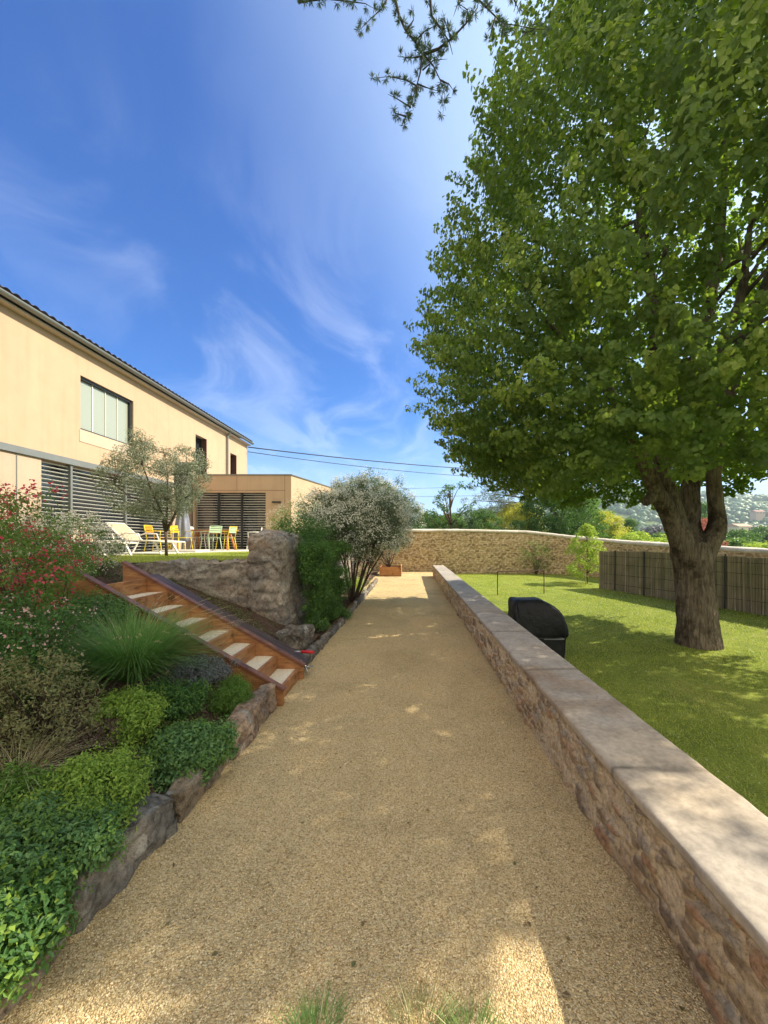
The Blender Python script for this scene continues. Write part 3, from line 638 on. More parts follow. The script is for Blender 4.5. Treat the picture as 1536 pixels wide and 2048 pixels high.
longwall([(-4.2, 18.95, 2.03), (1.0, 18.95, 2.02), (5.6, 18.9, 1.96), (7.6, 18.6, 1.72), (9.0, 16.6, 1.50), (10.0, 13.5, 1.34), (10.9, 10.0, 1.20), (12.6, 4, 1.1)], .42, .25, .105, 5, .035,
         'boundary_wall', 'long high tan stone wall with rounded pale coping closing the far end of the garden', M['farstone'], palF, np.array([.72, .59, .40]), capc=(.60, .55, .46))
palO = np.array([[.19, .14, .11], [.28, .20, .14], [.15, .12, .105], [.33, .26, .20], [.22, .18, .155]])
# old wall running away from the stairs, with its broad end facing us
def oldblock(x0, x1, y0, y1, z0, z1, step, seed, rnd, name, label, par=None, cat='wall', su=.30, sv=.2, pal=palO, mort=np.array([.40, .35, .29]), ystep=None, topfn=None, shear=False):
    v, f, nn = gridbox(lin(x0, x1, step), lin(y0, y1, ystep or step), lin(z0, z1, step))
    c = np.array([(x0+x1)/2, (y0+y1)/2, (z0+z1)/2]); h = np.array([x1-x0, y1-y0, z1-z0])/2
    q = (v-c); inner = np.clip(q, -(h-rnd), h-rnd); dq = q-inner; L = np.linalg.norm(dq, axis=1); k = L > 1e-6
    q[k] = inner[k]+dq[k]/L[k, None]*np.minimum(L[k], rnd)[:, None]; v = q+c
    if topfn is not None: tt = sm(.35, 1, (v[:, 2]-z0)/(z1-z0)); v[:, 2] += tt*topfn(v[:, 0], v[:, 1])
    if shear: v[:, 1] -= .72*np.clip((-2.3-v[:, 0])/1.8, 0, 1)
    ax = np.abs(nn); u = np.where(ax[:, 0] > ax[:, 1], v[:, 1], v[:, 0]); w = np.where(ax[:, 2] > .8, v[:, 1], v[:, 2])
    mk, idn, e = relief(u, w, su, sv, seed, .6)
    v = v+nn*(.045*mk*(.3+idn)-.02+.05*fbm(v*2.6, 4, seed)+.022*fbm(v*14, 4, seed+4)-.018*np.abs(fbm(v*8, 3, seed+6))*2)[:, None]
    st = pal[(idn*(len(pal)-.01)).astype(int)]; mk = .75*mk*sm(-.45, .1, fbm(v*4, 3, seed+2)); col = st*mk[:, None]+mort*(1-mk[:, None]); col *= (1+.5*fbm(v*5, 4, seed+8))[:, None]; gr_ = sm(0, .35, fbm(v*3.1, 4, seed+12))[:, None]*.6; col = col*(1-gr_)+np.array([.27, .26, .245])*gr_
    return obj(name, mesh(name, v, f, M['oldstone'], True), par, label=label, cat=cat, col=np.clip(col, .02, 1))
oldblock(-2.42, -1.84, 5.62, 13.5, -.1, 1.74, .03, 31, .17, 'old_stone_wall', 'thick rounded end of the old weathered stone wall rising behind the stairs', ystep=.06,
         topfn=lambda x, y: -.22*sm(5.9, 7.5, y)-.1*sm(8, 12, y)+.04*np.sin(y*3))
oldblock(-6.6, -2.30, 5.72, 6.05, .0, 1.27, .035, 57, .04, 'retaining_wall', 'dark rubble retaining wall holding up the terrace lawn behind the stairs', su=.22, sv=.11, shear=True)

# edging stones along the path
def rock(name, x0, x1, y0, y1, z0, z1, seed, col, label, group=None, amp=.03, rnd=.02, shear=0, cat='stone', step=.014):
    v, f, nn = gridbox(lin(x0, x1, step), lin(y0, y1, step), lin(z0, z1, step)); c = np.array([(x0+x1)/2, (y0+y1)/2, (z0+z1)/2]); h = np.array([x1-x0, y1-y0, z1-z0])/2
    q = v-c; inner = np.clip(q, -(h-rnd), h-rnd); dq = q-inner; L = np.linalg.norm(dq, axis=1); k = L > 1e-6; q[k] = inner[k]+dq[k]/L[k, None]*np.minimum(L[k], rnd)[:, None]; v = q+c
    v[:, 0] += shear*(v[:, 1]-c[1]); rd_ = 1-2*np.abs(fbm(v*np.array([9, 5, 9.]), 4, seed+31)); f1_, f2_, id_ = vor2(v[:, 1]*7+v[:, 0]*4, v[:, 2]*9+v[:, 0]*5, seed, .9); v += nn*(amp*fbm(v*5, 4, seed)+.5*amp*(rd_-.6)+amp*.7*(id_-.5)*sm(.02, .12, f2_-f1_)+.25*amp*fbm(v*34, 3, seed+3))[:, None]
    v[:, 2] += (v[:, 2] > c[2])*amp*1.6*fbm(v*4.2+seed, 2, seed)
    cc = np.array(col)*(1+.7*fbm(v*9, 5, seed+7))[:, None]*(1+.35*fbm(v*40, 2, seed))[:, None]; ls_ = sm(.12, .3, fbm(v*6+5, 4, seed+2))[:, None]*.5; cc = cc*(1-ls_)+np.array([.30, .27, .22])*ls_
    return obj(name, mesh(name, v, f, M['oldstone'], True), None, label=label, cat=cat, group=group, col=np.clip(cc, .02, 1))
GE = 'rough edging stones along the left of the gravel path'
rock('edging_stone', -1.48, -1.34, .55, 1.52, -.08, .20, 1, (.36, .29, .21), 'tan edging stone nearest the camera at the left path edge', GE)
rock('edging_stone', -1.42, -1.29, 1.02+.52, 2.10, -.08, .24, 2, (.25, .23, .20), 'grey pitted edging stone leaning between two tan ones, low at the left path edge', GE, .04, shear=.06)
rock('edging_stone', -1.39, -1.26, 2.14, 2.72, -.08, .20, 3, (.33, .26, .18), 'tan edging stone partly under the dark leafy groundcover', GE)
rock('edging_stone', -1.39, -1.25, 2.75, 3.60, -.08, .25, 4, (.34, .245, .175), 'reddish edging stone beside the foot of the wooden stairs', GE, .035)
cols = [(.17, .15, .13), (.22, .19, .16), (.15, .135, .12), (.20, .17, .14), (.25, .21, .17)]
ye = 4.70
desc = ['dark grey flat', 'short brownish', 'mossy grey', 'thin upright', 'long low grey', 'pale chipped', 'rounded dull', 'small tilted', 'far pale', 'farthest low']
where = ['right beyond the foot of the stairs', 'second beyond the foot of the stairs', 'below the climbing shrub', 'where the climbing shrub ends', 'before the shrub with white flowers', 'at the stems of the white flowering shrub', 'just past the white flowering shrub', 'beside the pink border flowers', 'at the sunny end of the border', 'nearest to the wooden planter']
for i in range(10):
    L = .55+.45*R_.random()+i*.05
    rock('edging_stone', -1.36+.014*i+.02*R_.random(), -1.26+.014*i, ye, ye+L, -.06, .10+.07*R_.random(), 20+i, cols[i % 5], '%s edging stone %s' % (desc[i], where[i]), GE, .025, .03, step=.02); ye += L+.03
rock('rock', -1.76, -1.38, 4.95, 5.62, .05, .36, 41, (.17, .15, .125), 'flat topped grey rock between the stair foot and the climbing shrub', amp=.045, rnd=.06, cat='rock')
rock('rock', -2.15, -1.75, 4.92, 5.35, .02, .25, 43, (.14, .12, .10), 'darker low rock tucked behind the plank at the wall foot', amp=.04, rnd=.06, cat='rock')

# ================================================================== HOUSE
def facade(mb, axis, c, th, u0, u1, v0, v1, holes):
    """wall with real openings; axis 'x': plane x=c facing +x, going back th; 'y': plane y=c facing -y"""
    us = sorted({u0, u1, *[h[0] for h in holes], *[h[1] for h in holes]}); vs = sorted({v0, v1, *[h[2] for h in holes], *[h[3] for h in holes]})
    def inh(u, v): return any(h[0] < u < h[1] and h[2] < v < h[3] for h in holes)
    pt_ = (lambda u, v, d: (c-d, u, v)) if axis == 'x' else (lambda u, v, d: (u, c+d, v))
    for a, b in zip(us, us[1:]):
        for p, q in zip(vs, vs[1:]):
            if not inh((a+b)/2, (p+q)/2):
                for d in (0, th): mb.add([pt_(a, p, d), pt_(b, p, d), pt_(b, q, d), pt_(a, q, d)], [(0, 1, 2, 3)])
    for h in holes+[(u0, u1, v0, v1)]:
        a, b, p, q = h; A = [(a, p), (b, p), (b, q), (a, q)]
        for (s, t), (s2, t2) in zip(A, A[1:]+A[:1]): mb.add([pt_(s, t, 0), pt_(s2, t2, 0), pt_(s2, t2, th), pt_(s, t, th)], [(0, 1, 2, 3)])
HX = -8.7; TZ = 1.15; GZ = 6.62; HY0, HY1 = -1.0, 20.65
hs_ = thing('house', 'two storey ochre rendered house with slatted blinds and tiled roof above the terrace', 'house', (HX, 10, TZ))
mb = MB(); facade(mb, 'x', HX, .38, HY0, HY1, 3.66, GZ-.02, [(10.18, 12.14, 4.50, 5.93), (15.67, 16.5, 3.68, 5.86), (18.72, 19.35, 3.95, 5.78)])
mb.box((HX-8, HY1-.3, .2), (HX-.381, HY1-.002, GZ-.02)); mb.box((HX-8, HY0, .2), (HX-.381, HY0+.3, GZ-.02)); mb.build('upper_wall', M['ochre'], hs_)
mb = MB(); facade(mb, 'x', HX-.03, .35, HY0, HY1, .4, 3.50, [(9.13, 14.2, TZ, 3.498)]); mb.build('lower_wall', M['pale'], hs_)
MB().box((HX-.38, HY0, 3.502), (HX+.02, 15.38, 3.658)).build('steel_beam', M['metal_grey'], hs_)
MB().bar((HX-.025, 8.55, 1.2), (HX-.025, 8.55, 3.5), .02, .012).build('wall_joint', M['metal_grey'], hs_)
MB().box((HX-7, HY0+.3, TZ-.1), (HX-.4, HY1-.3, TZ)).build('floor_slab', M['slab'], hs_)
MB().box((HX-3.6, HY0+.3, TZ), (HX-3.4, HY1-.3, GZ)).build('inner_wall', M['white'], hs_)
# upper window: dark frame, four pale blind-backed panes, pale apron below
w = MB(); X = HX-.06
for a, b, p, q in ((10.18, 12.14, 5.86, 5.93), (10.18, 10.25, 4.5, 5.86), (12.07, 12.14, 4.5, 5.86), (10.25, 12.07, 4.5, 4.55)): w.box((X-.12, a, p), (X+.0, b, q))
wo_ = w.build('window', M['metal_dark'], hs_, label='large upper window with pale blinds')
MB().box((X-.09, 10.25, 4.55), (X-.07, 12.07, 5.86)).build('pane', M['blindglass'], wo_)
mm = MB()
for k_ in range(1, 4): yy_ = 10.25+1.82*k_/4; mm.box((X-.069, yy_-.012, 4.55), (X-.05, yy_+.012, 5.86))
mm.build('mullion', M['white'], wo_)
MB().box((HX-.02, 10.14, 4.17), (HX+.012, 12.16, 4.485)).build('apron_panel', M['apron'], hs_)
for (a, b, p, q, l) in ((15.67, 16.5, 3.68, 5.86, 'tall narrow upper window with brown shutter'), (18.72, 19.35, 3.95, 5.78, 'smaller narrow window near the house corner')):
    w = MB(); w.box((HX-.30, a, p), (HX-.22, a+.06, q)); w.box((HX-.30, b-.06, p), (HX-.22, b, q)); w.box((HX-.30, a+.06, q-.06), (HX-.22, b-.06, q)); wn = w.build('window', M['metal_dark'], hs_, label=l)
    MB().box((HX-.29, a+.06, p), (HX-.26, b-.06, q-.06)).build('pane', M['glass'], wn)
    MB().box((HX-.215, b-.035, p+.02), (HX+.025, b-.003, q-.01)).build('shutter', M['brown_frame'], wn)
# ground floor sliding doors behind slatted blinds
def blinds(par, axis, c, a, b, z0, z1, pitch, posts, slm=M['slat']):
    g_ = MB()
    if axis == 'x': g_.box((c-.30, a, z0), (c-.28, b, z1))
    else: g_.box((a, c+.26, z0), (b, c+.28, z1))
    g_.build('glass_door', M['glass'], par)
    cuts = [a]+posts+[b]
    for p, q in zip(cuts, cuts[1:]):
        s = MB(); z = z1-.06
        while z > z0+.03:
            if axis == 'x': Mx = Matrix.Translation((c-.10, 0, z)) @ Matrix.Rotation(math.radians(-24), 4, 'Y'); s.box((-.024, p+.03, -.004), (.024, q-.03, .004), Mx)
            else: Mx = Matrix.Translation((0, c+.10, z)) @ Matrix.Rotation(math.radians(-24), 4, 'X'); s.box((p+.03, -.024, -.004), (q-.03, .024, .004), Mx)
            z -= pitch
        s.build('blind', slm, par)
    for p in posts:
        if axis == 'x': MB().box((c-.16, p-.03, z0), (c-.02, p+.03, z1)).build('post', M['metal_grey'], par)
        else: MB().box((p-.03, c+.02, z0), (p+.03, c+.16, z1)).build('post', M['metal_dark'], par)
blinds(hs_, 'x', HX, 9.13, 14.2, TZ+.03, 3.498, .10, [9.94, 11.86])
# gutter, eaves board, downpipe, roof
MB().box((HX-.38, HY0-.1, GZ-.02), (HX+.16, HY1+.12, GZ+.03)).build('eaves_board', M['apron'], hs_)
gt = MB()
for k_ in range(9):
    a_ = math.pi+math.pi*k_/8; a2 = math.pi+math.pi*(k_+1)/8
    if k_ < 8: gt.add([(HX+.245+.08*math.cos(a_), HY0-.15, GZ+.13+.08*math.sin(a_)), (HX+.245+.08*math.cos(a2), HY0-.15, GZ+.13+.08*math.sin(a2)), (HX+.245+.08*math.cos(a2), HY1+.16, GZ+.13+.08*math.sin(a2)), (HX+.245+.08*math.cos(a_), HY1+.16, GZ+.13+.08*math.sin(a_))], [(0, 1, 2, 3)])
gt.build('gutter', M['metal_grey'], hs_)
MB().tube([(HX+.22, 18.3, GZ+.08), (HX+.07, 18.3, GZ-.15), (HX+.07, 18.3, TZ)], .045, 10).build('downpipe', M['metal_grey'], hs_)
ysr = lin(HY0-.15, HY1+.16, .03); rows = []
for k_ in range(17):
    for e_, lift in ((0, .035), (.97, 0.)):
        t = (k_+e_)*.42; rows.append(np.stack([ysr*0+HX+.26-t, ysr, GZ+.16+lift+t*.32+.055*np.abs(np.sin(ysr*math.pi/.21))], 1))
v = np.stack(rows, 0); a, b = v.shape[:2]; i = (np.arange(a-1)[:, None]*b+np.arange(b-1)[None, :]).ravel()
obj('roof', mesh('roof', v.reshape(-1, 3), np.stack([i, i+1, i+b+1, i+b], 1), M['tile'], True), hs_)
# back slope
MB().add([(HX+.26-7.1, HY0-.15, GZ+.16+7.1*.32), (HX+.26-7.1, HY1+.16, GZ+.16+7.1*.32), (HX-13, HY1+.16, GZ+.5), (HX-13, HY0-.15, GZ+.5)], [(0, 1, 2, 3)]).build('back_roof', M['tile'], hs_)
# single storey wing
AY = 15.4; AZ = 4.13
an = thing('house_wing', 'single storey flat roofed wing with slatted glazing beside the table', 'house', (-6, AY, TZ))
mb = MB(); facade(mb, 'y', AY, .3, -8.66, -4.72, .5, AZ, [(-8.60, -5.74, TZ, 3.44)])
poly = [(-4.72, AY), (-1.9, 28.6), (-8.3, 28.6), (-8.3, 28.3), (-2.25, 28.3), (-5.0, AY+.31)]
mb.add([(x, y, .2) for x, y in poly]+[(x, y, AZ) for x, y in poly], [(i, (i+1) % 6, 6+(i+1) % 6, 6+i) for i in range(6) if i != 5]); mb.build('wall', M['annex'], an)
MB().prism([(-8.66, AY-.03), (-4.69, AY-.03), (-1.87, 28.63), (-8.66, 28.63)], AZ+.002, AZ+.045).build('roof', M['metal_grey'], an)
jb = MB(); jb.box((-8.66, AY-.006, 3.52), (-4.95, AY-.001, 3.532)); jb.box((-4.98, AY-.006, .6), (-4.968, AY-.001, AZ)); jb.box((-6.9, AY-.006, 3.54), (-6.888, AY-.001, AZ)); jb.build('board_joint', M['woodedge'], an)
blinds(an, 'y', AY, -8.60, -5.74, TZ+.03, 3.44, .10, [-7.65, -6.72])
MB().box((-8.6, AY+2.5, TZ), (-4.9, AY+2.6, AZ-.1)).build('inner_wall', M['pale'], an)
MB().box((-5.47, AY-.09, 3.03), (-5.12, AY-.002, 3.085)).build('wall_lamp', M['metal_dark'], an)

# ================================================================== STAIRS
st_ = thing('wooden_stairs', 'orange stained timber stairs with gravel filled treads climbing from the path to the terrace', 'stairs', (-1.32, 4.2, 0))
NS = 8; X0 = -1.24; RX = .245; RZ = .144; YA, YB = 3.66, 4.36
def strg(y, up, nm='stringer'):
    a = math.atan2(RZ, RX); L = math.hypot(NS*RX, NS*RZ)+.12
    m_ = MB(); s0 = Vector((X0+.05, y, -.02+up)); d = Vector((-math.cos(a), 0, math.sin(a)))
    p = [(X0+.045, -.05), (X0+.045, .13+up), (X0-NS*RX-.03, NS*RZ+.15+up), (X0-NS*RX-.03, NS*RZ-.25)]
    m_.add([(x, y-.025, z) for x, z in p]+[(x, y+.025, z) for x, z in p], [(0, 1, 2, 3), (7, 6, 5, 4), (0, 4, 5, 1), (1, 5, 6, 2), (2, 6, 7, 3), (3, 7, 4, 0)])
    s_ = m_.build(nm, M['wood'], st_, bevel=.004)
    MB().bar((X0+.06, y, .14+up), (X0-NS*RX-.04, y, NS*RZ+.16+up), .075, .028).build('cap_board', M['woodedge'], s_, bevel=.004)
strg(YA, .02); strg(YB, .02)
for k_ in range(NS):
    x = X0-k_*RX; z = k_*RZ
    MB().box((x-.04, YA+.027, z-.10 if k_ else -.06), (x, YB-.027, z+RZ-.004)).build('riser', M['wood'], st_, bevel=.003)
    if k_ < NS-1:
        v, f = grid(lin(x-RX+.002, x-.042, .03), lin(YA+.027, YB-.027, .03), lambda a, b: z+RZ-.012+.006*fbm(np.stack([a*9, b*9, a*0+k_], 1), 2))
        obj('tread_gravel', mesh('tread_gravel', v, f, M['gravelpale'], True), st_)
MB().box((X0-NS*RX-.05, 2.2, NS*RZ-.14), (X0-NS*RX-.005, YA-.03, NS*RZ+.05)).build('top_board', M['wood'], st_, bevel=.004)
# dark plank leaning beside the stairs
m_ = MB(); a = math.atan2(RZ, RX)
p0 = Vector((-1.24, 4.63, .09)); p1 = Vector((-3.15, 4.63, 1.15)); m_.bar(p0, p1, .36, .035)
m_.build('dark_plank', M['darkplank'], bevel=.006, label='wide dark brown plank lying up the slope beside the wooden stairs', cat='plank')
tl = thing('garden_tool', 'small red handled tool lying at the foot of the stairs', 'tool', (-1.2, 4.55, .2))
MB().tube([(-1.30, 4.64, .235), (-1.21, 4.66, .225), (-1.15, 4.66, .218)], [.018, .020, .017], 10).build('handle', M['red'], tl, True)
MB().tube([(-1.30, 4.64, .235), (-1.38, 4.63, .24)], [.01, .01], 8).build('socket', M['steel'], tl, True)
mb = MB(); mb.tube([(-1.27, 4.52, .17), (-1.20, 4.46, .11), (-1.15, 4.42, .04)], .009, 8); mb.tube([(-1.20, 4.46, .11), (-1.13, 4.52, .10)], .008, 8); mb.bar((-1.23, 4.44, .15), (-1.17, 4.49, .08), .03, .012); mb.build('jaw', M['steel'], tl, True)
# ================================================================== TERRACE FURNITURE
def lounger(label, loc, rz):
    t = thing('sun_lounger', label, 'sun lounger', loc, rz, 'beige sun loungers on the terrace', local=True)
    fr = MB()                                           # along local x: head at -x
    for s in (-.31, .31):
        fr.tube([(-.35, s, .36), (.30, s, .37), (.92, s, .33)], .022, 8)
        fr.tube([(-.36, s, .36), (-.95, s*.96, .86)], .02, 8)
    fr.tube([(-.95, -.30, .86), (-.95, .30, .86)], .02, 8); fr.tube([(.92, -.31, .33), (.92, .31, .33)], .02, 8)
    for s in (-.33, .33): fr.tube([(-.55, s, .50), (-.30, s, .58), (.05, s, .56), (.12, s, .38)], .018, 8)
    fr.build('frame', M['chairwhite'], t, True)
    for x, dx in ((-.62, -.10), (.62, .10)):
        for s in (-.31, .31): MB().bar((x-dx*1.2, s, .36), (x+dx, s*1.05, 0), .05, .03).build('leg', M['chairwhite'], t)
    v, f = grid(lin(-.36, .90, .09), lin(-.285, .285, .06), lambda x, y: .375-.025*(1-(y/.3)**2)-.04*sm(.3, .9, x)); obj('seat_sling', mesh('seat_sling', v, f, M['sling'], True), t)
    v, f = grid(lin(0, 1, .1), lin(-.28, .28, .06), lambda x, y: x*0); s_ = v[:, 0]; v = np.stack([-.36-.58*s_, v[:, 1], .375+.485*s_-.02*(1-(v[:, 1]/.3)**2)], 1)
    obj('back_sling', mesh('back_sling', v, f, M['sling'], True), t); return t
lo = lounger('beige sun lounger nearest the olive tree, its raised back seen whole', (-7.35, 10.75, 1.17), math.radians(-6))
dup(lo, (-8.05, 9.95, 1.15), math.radians(-16), 'beige sun lounger half hidden behind the white flowering bush')
def bistro(fm, sm_, label, loc, rz, grp='metal slatted garden chairs on the terrace'):
    t = thing('garden_chair', label, 'chair', loc, rz, grp, local=True)       # faces +x
    for x, s in ((.20, .20), (.20, -.20), (-.22, .20), (-.22, -.20)):
        MB().tube([(x*.9, s, .45), (x*1.25, s*1.15, 0)], .014, 8).build('leg', fm, t, True)
    sl = MB()
    for k_ in range(6): sl.box((-.20+k_*.07, -.21, .445), (-.145+k_*.07, .21, .457))
    sl.build('seat', sm_, t)
    bk = MB()
    for k_ in range(3): bk.box((-.25-.016*k_, -.20, .62+k_*.075), (-.238-.016*k_, .20, .68+k_*.075))
    bk.build('backrest', sm_, t)
    fr = MB()
    for s in (-.22, .22): fr.tube([(.19, s, .44), (.21, s, .66), (-.02, s, .67), (-.24, s, .66)], .012, 8); fr.tube([(-.20, s, .44), (-.29, s*.95, .84)], .014, 8)
    fr.tube([(-.29, -.21, .84), (-.29, .21, .84)], .014, 8); fr.build('frame', fm, t, True); return t
ZT = 1.175
bistro(M['yellow'], M['orange'], 'yellow metal armchair with orange seat behind the front lounger', (-8.05, 12.3, ZT), math.radians(5))
bistro(M['yellow'], M['yellow'], 'small low yellow chair tucked between lounger and blinds', (-7.45, 12.6, ZT), math.radians(-30))
bistro(M['chairwhite'], M['chairwhite'], 'white armchair left of the olive stem', (-7.95, 13.6, ZT), math.radians(-10))
bistro(M['chairwhite'], M['chairwhite'], 'white armchair at the near left of the wooden table', (-7.55, 13.9, ZT), math.radians(15))
bistro(M['palegreen'], M['palegreen'], 'pale green armchair at the near side of the wooden table', (-6.75, 13.1, ZT), math.radians(150))
bistro(M['yellow'], M['palegreen'], 'pale yellow armchair at the right end of the wooden table', (-6.45, 13.55, ZT), math.radians(172))
bistro(M['chairwhite'], M['white'], 'small white chair before the wing blinds behind the table', (-5.95, 14.75, ZT), math.radians(200))
tb = thing('garden_table', 'orange wooden dining table on trestle legs on the terrace', 'table', (-7.15, 14.05, ZT), math.radians(3), local=True)
m_ = MB()
for k_ in range(6): m_.box((-.75, -.42+k_*.142, .71), (.75, -.42+k_*.142+.134, .74))
m_.build('tabletop', M['orangewood'], tb)
for x in (-.55, .55):
    for s in (-1, 1): MB().bar((x, s*.06, .70), (x+.10*(1 if x > 0 else -1), s*.36, 0), .06, .045).build('leg', M['orangewood'], tb)
MB().bar((-.55, 0, .62), (.55, 0, .62), .05, .04).build('stretcher', M['orangewood'], tb)
# closed cantilever parasol and its slab
pz = thing('parasol', 'tall closed grey parasol wrapped in its cover beside the olive tree', 'parasol', (-7.65, 13.0, ZT))
def drape(mb_, cx, cy, zs, rs, lobes, amp, n=40, seed=0):
    base = len(mb_.v)
    for j, (z, r) in enumerate(zip(zs, rs)):
        for k_ in range(n):
            a = 2*math.pi*k_/n; q = r*(1+amp*math.sin(lobes*a+.5*math.sin(j*.6+seed))); mb_.v.append((cx+q*math.cos(a), cy+q*math.sin(a), z))
    m__ = len(zs)
    for j in range(m__-1):
        for k_ in range(n): mb_.f.append((base+j*n+k_, base+j*n+(k_+1) % n, base+(j+1)*n+(k_+1) % n, base+(j+1)*n+k_))
    mb_.f.append(tuple(base+k_ for k_ in range(n-1, -1, -1))); mb_.f.append(tuple(base+(m__-1)*n+k_ for k_ in range(n)))
d_ = MB(); drape(d_, -7.65, 13.0, [1.5, 1.7, 2.0, 2.3, 2.5, 2.55, 2.7], [.24, .23, .21, .17, .13, .14, .17], 7, .14); d_.build('folded_canopy', M['parasol'], pz, True)
d_ = MB(); drape(d_, -7.65, 13.0, [2.68, 2.9, 3.4, 3.9, 4.10, 4.16], [.16, .22, .25, .26, .25, .18], 5, .06, seed=2); d_.build('top_cover', M['parasoltop'], pz, True)
MB().tube([(-7.65, 13, ZT), (-7.65, 13, 2.4)], .035, 12).build('pole', M['metal_grey'], pz, True)
MB().tube([(-7.95, 13.25, ZT), (-7.95, 13.25, 2.2)], .045, 12).build('side_post', M['white'], pz, True)
MB().box((-7.95, 11.9, 1.155), (-6.6, 12.75, 1.235)).build('weight_slab', M['slab'], bevel=.01, label='white square weight slab lying on the terrace edge', cat='base')

# ================================================================== PLANTER, GRILL, GOAL, FENCE
pl = thing('wooden_planter', 'orange wooden planter box at the far end of the gravel path', 'planter', (-.95, 16.6, 0))
px0, px1, py0, py1 = -1.25, -.32, 16.2, 17.3
for (a, b) in (((px0, py0, .0), (px1-.04, py0+.04, .40)), ((px0, py1-.04, 0), (px1-.04, py1, .40)), ((px0, py0+.041, 0), (px0+.04, py1-.041, .40)), ((px1-.038, py0-.02, 0), (px1, py1+.02, .46))):
    MB().box(a, b).build('side_board', M['planter'], pl, bevel=.004)
MB().box((px0+.04, py0+.04, .0), (px1-.04, py1-.04, .34)).build('soil', M['soil'], pl)

bb = thing('covered_grill', 'black fabric covered barbecue standing on the lawn behind the low wall', 'barbecue', (2.1, 6.35, -.4))
g = rng(5)
secs = [(-.38, .35, .24, .03, 0), (-.2, .36, .24, .03, 0), (-.02, .37, .25, .02, 0), (.02, .375, .26, .02, 0), (.05, .405, .30, .0, 0), (.12, .415, .305, .0, 0), (.26, .41, .30, -.0, 0), (.40, .385, .28, -.03, .0), (.52, .32, .25, -.09, .01), (.59, .24, .21, -.15, .02), (.615, .19, .17, -.18, .02)]
c_ = MB(); n_ = 64
for j, (z, hx, hy, ox, oy) in enumerate(secs):
    for k_ in range(n_):
        a = 2*math.pi*k_/n_; ca, sa = math.cos(a), math.sin(a); p_ = .16
        x = hx*math.copysign(abs(ca)**p_, ca); y = hy*math.copysign(abs(sa)**p_, sa); w_ = .020*math.sin(a*11+j*.5)*(1 if z < .06 else .25)+.016*math.sin(a*4+j)+.010*math.sin(a*7-j*1.3)
        c_.v.append((2.1+ox+x*(1+w_*2), 6.35+oy+y*(1+w_*2), z+(.012*math.sin(a*3) if .3 < z < .6 else 0)))
for j in range(len(secs)-1):
    for k_ in range(n_): c_.f.append((j*n_+k_, j*n_+(k_+1) % n_, (j+1)*n_+(k_+1) % n_, (j+1)*n_+k_))
c_.f.append(tuple((len(secs)-1)*n_+k_ for k_ in range(n_)))
cv = c_.build('cover', M['cover'], bb, True)
sb = cv.modifiers.new('s', 'SUBSURF'); sb.levels = sb.render_levels = 1
MB().tube([(1.70, 6.20, .03), (1.70, 6.10, .028), (1.9, 6.045, .03), (2.3, 6.045, .028), (2.49, 6.10, .03), (2.50, 6.25, .03)], .007, 6).build('drawcord', M['metal_dark'], bb, True)
MB().box((2.14, 6.085, -.005), (2.46, 6.098, .022)).build('band', M['covertrim'], bb)

gl = thing('goal_frame', 'thin rusty rectangular metal frame standing on the far lawn', 'goal', (3.0, 13, -.2))
def onlawn(x, y):
    Yk = 10
    for _ in range(30): X = (x-818)/F*Yk; Yk = (1.6-float(lz(np.array([X]), np.array([Yk]))[0]))*F/(y-1077)
    return Vector((X, Yk, 1.6-(y-1077)/F*Yk))
ga, gb = onlawn(995, 1190), onlawn(1088, 1187)
for q in (ga, gb): MB().tube([(q.x, q.y, q.z-.05), (q.x, q.y, q.z+.76)], .016, 8).build('post', M['rust'], gl)
MB().tube([(ga.x-.01, ga.y, ga.z+.76), (gb.x+.01, gb.y, gb.z+.765)], .016, 8).build('crossbar', M['rust'], gl)

# reed fence in front of the wall
fa, fb = Vector((6.95, 13.7, 0)), Vector((8.9, 9.45, 0)); fd = (fb-fa).normalized(); fend = fb+fd*4.2
fc = thing('reed_fence', 'brown reed screen fence on thin dark posts along the right edge of the lawn', 'fence', tuple(fa))
n = 1150; T = np.linspace(-.02, 1, n); g = rng(9); mbv = []; mbf = []
nx_, ny_ = -fd.y, fd.x
L_ = (fend-fa).length
for i, t in enumerate(T):
    p = fa+fd*L_*t; zt = 1.13+.03*math.sin(t*9)+.03*g.random(); zb = float(lz(np.array([p.x]), np.array([p.y]))[0])-.03; w_ = .010+.006*g.random(); off = .016*g.normal(); lean = .012*g.normal()
    b0 = len(mbv)
    for (z, l) in ((zb, 0), (zt, lean)):
        for (du, dv) in ((-w_, 0), (0, -w_), (w_, 0), (0, w_)): mbv.append((p.x+fd.x*(du+l)+nx_*(dv+off), p.y+fd.y*(du+l)+ny_*(dv+off), z))
    for k_ in range(4): mbf.append((b0+k_, b0+(k_+1) % 4, b0+4+(k_+1) % 4, b0+4+k_))
    mbf.append((b0+4, b0+5, b0+6, b0+7))
obj('reed_screen', mesh('reed_screen', mbv, mbf, M['reed']), fc)
wr = MB()
for hh in (.12, .45, .80, 1.08): wr.tube([fa+Vector((nx_*-.03, ny_*-.03, hh-.1)), fend+Vector((nx_*-.03, ny_*-.03, hh-.12))], .006, 5)
wr.build('wire', M['metal_dark'], fc)
def fence_t(x):                                      # where the ray of photo column x meets the fence line
    u = (x-818)/F; return (u*fa.y-fa.x)/(fd.x-u*fd.y)
for x in (1231, 1289, 1362, 1451, 1575, 1700):
    p = fa+fd*fence_t(x)+Vector((-nx_*.05, -ny_*.05, 0)) if True else None
    p = fa+fd*fence_t(x); p = Vector((p.x-abs(nx_)*.05, p.y-.03, 0))
    MB().tube([(p.x, p.y, -.5), (p.x+.02, p.y, 1.19)], .022, 8).build('post', M['metal_dark'], fc)

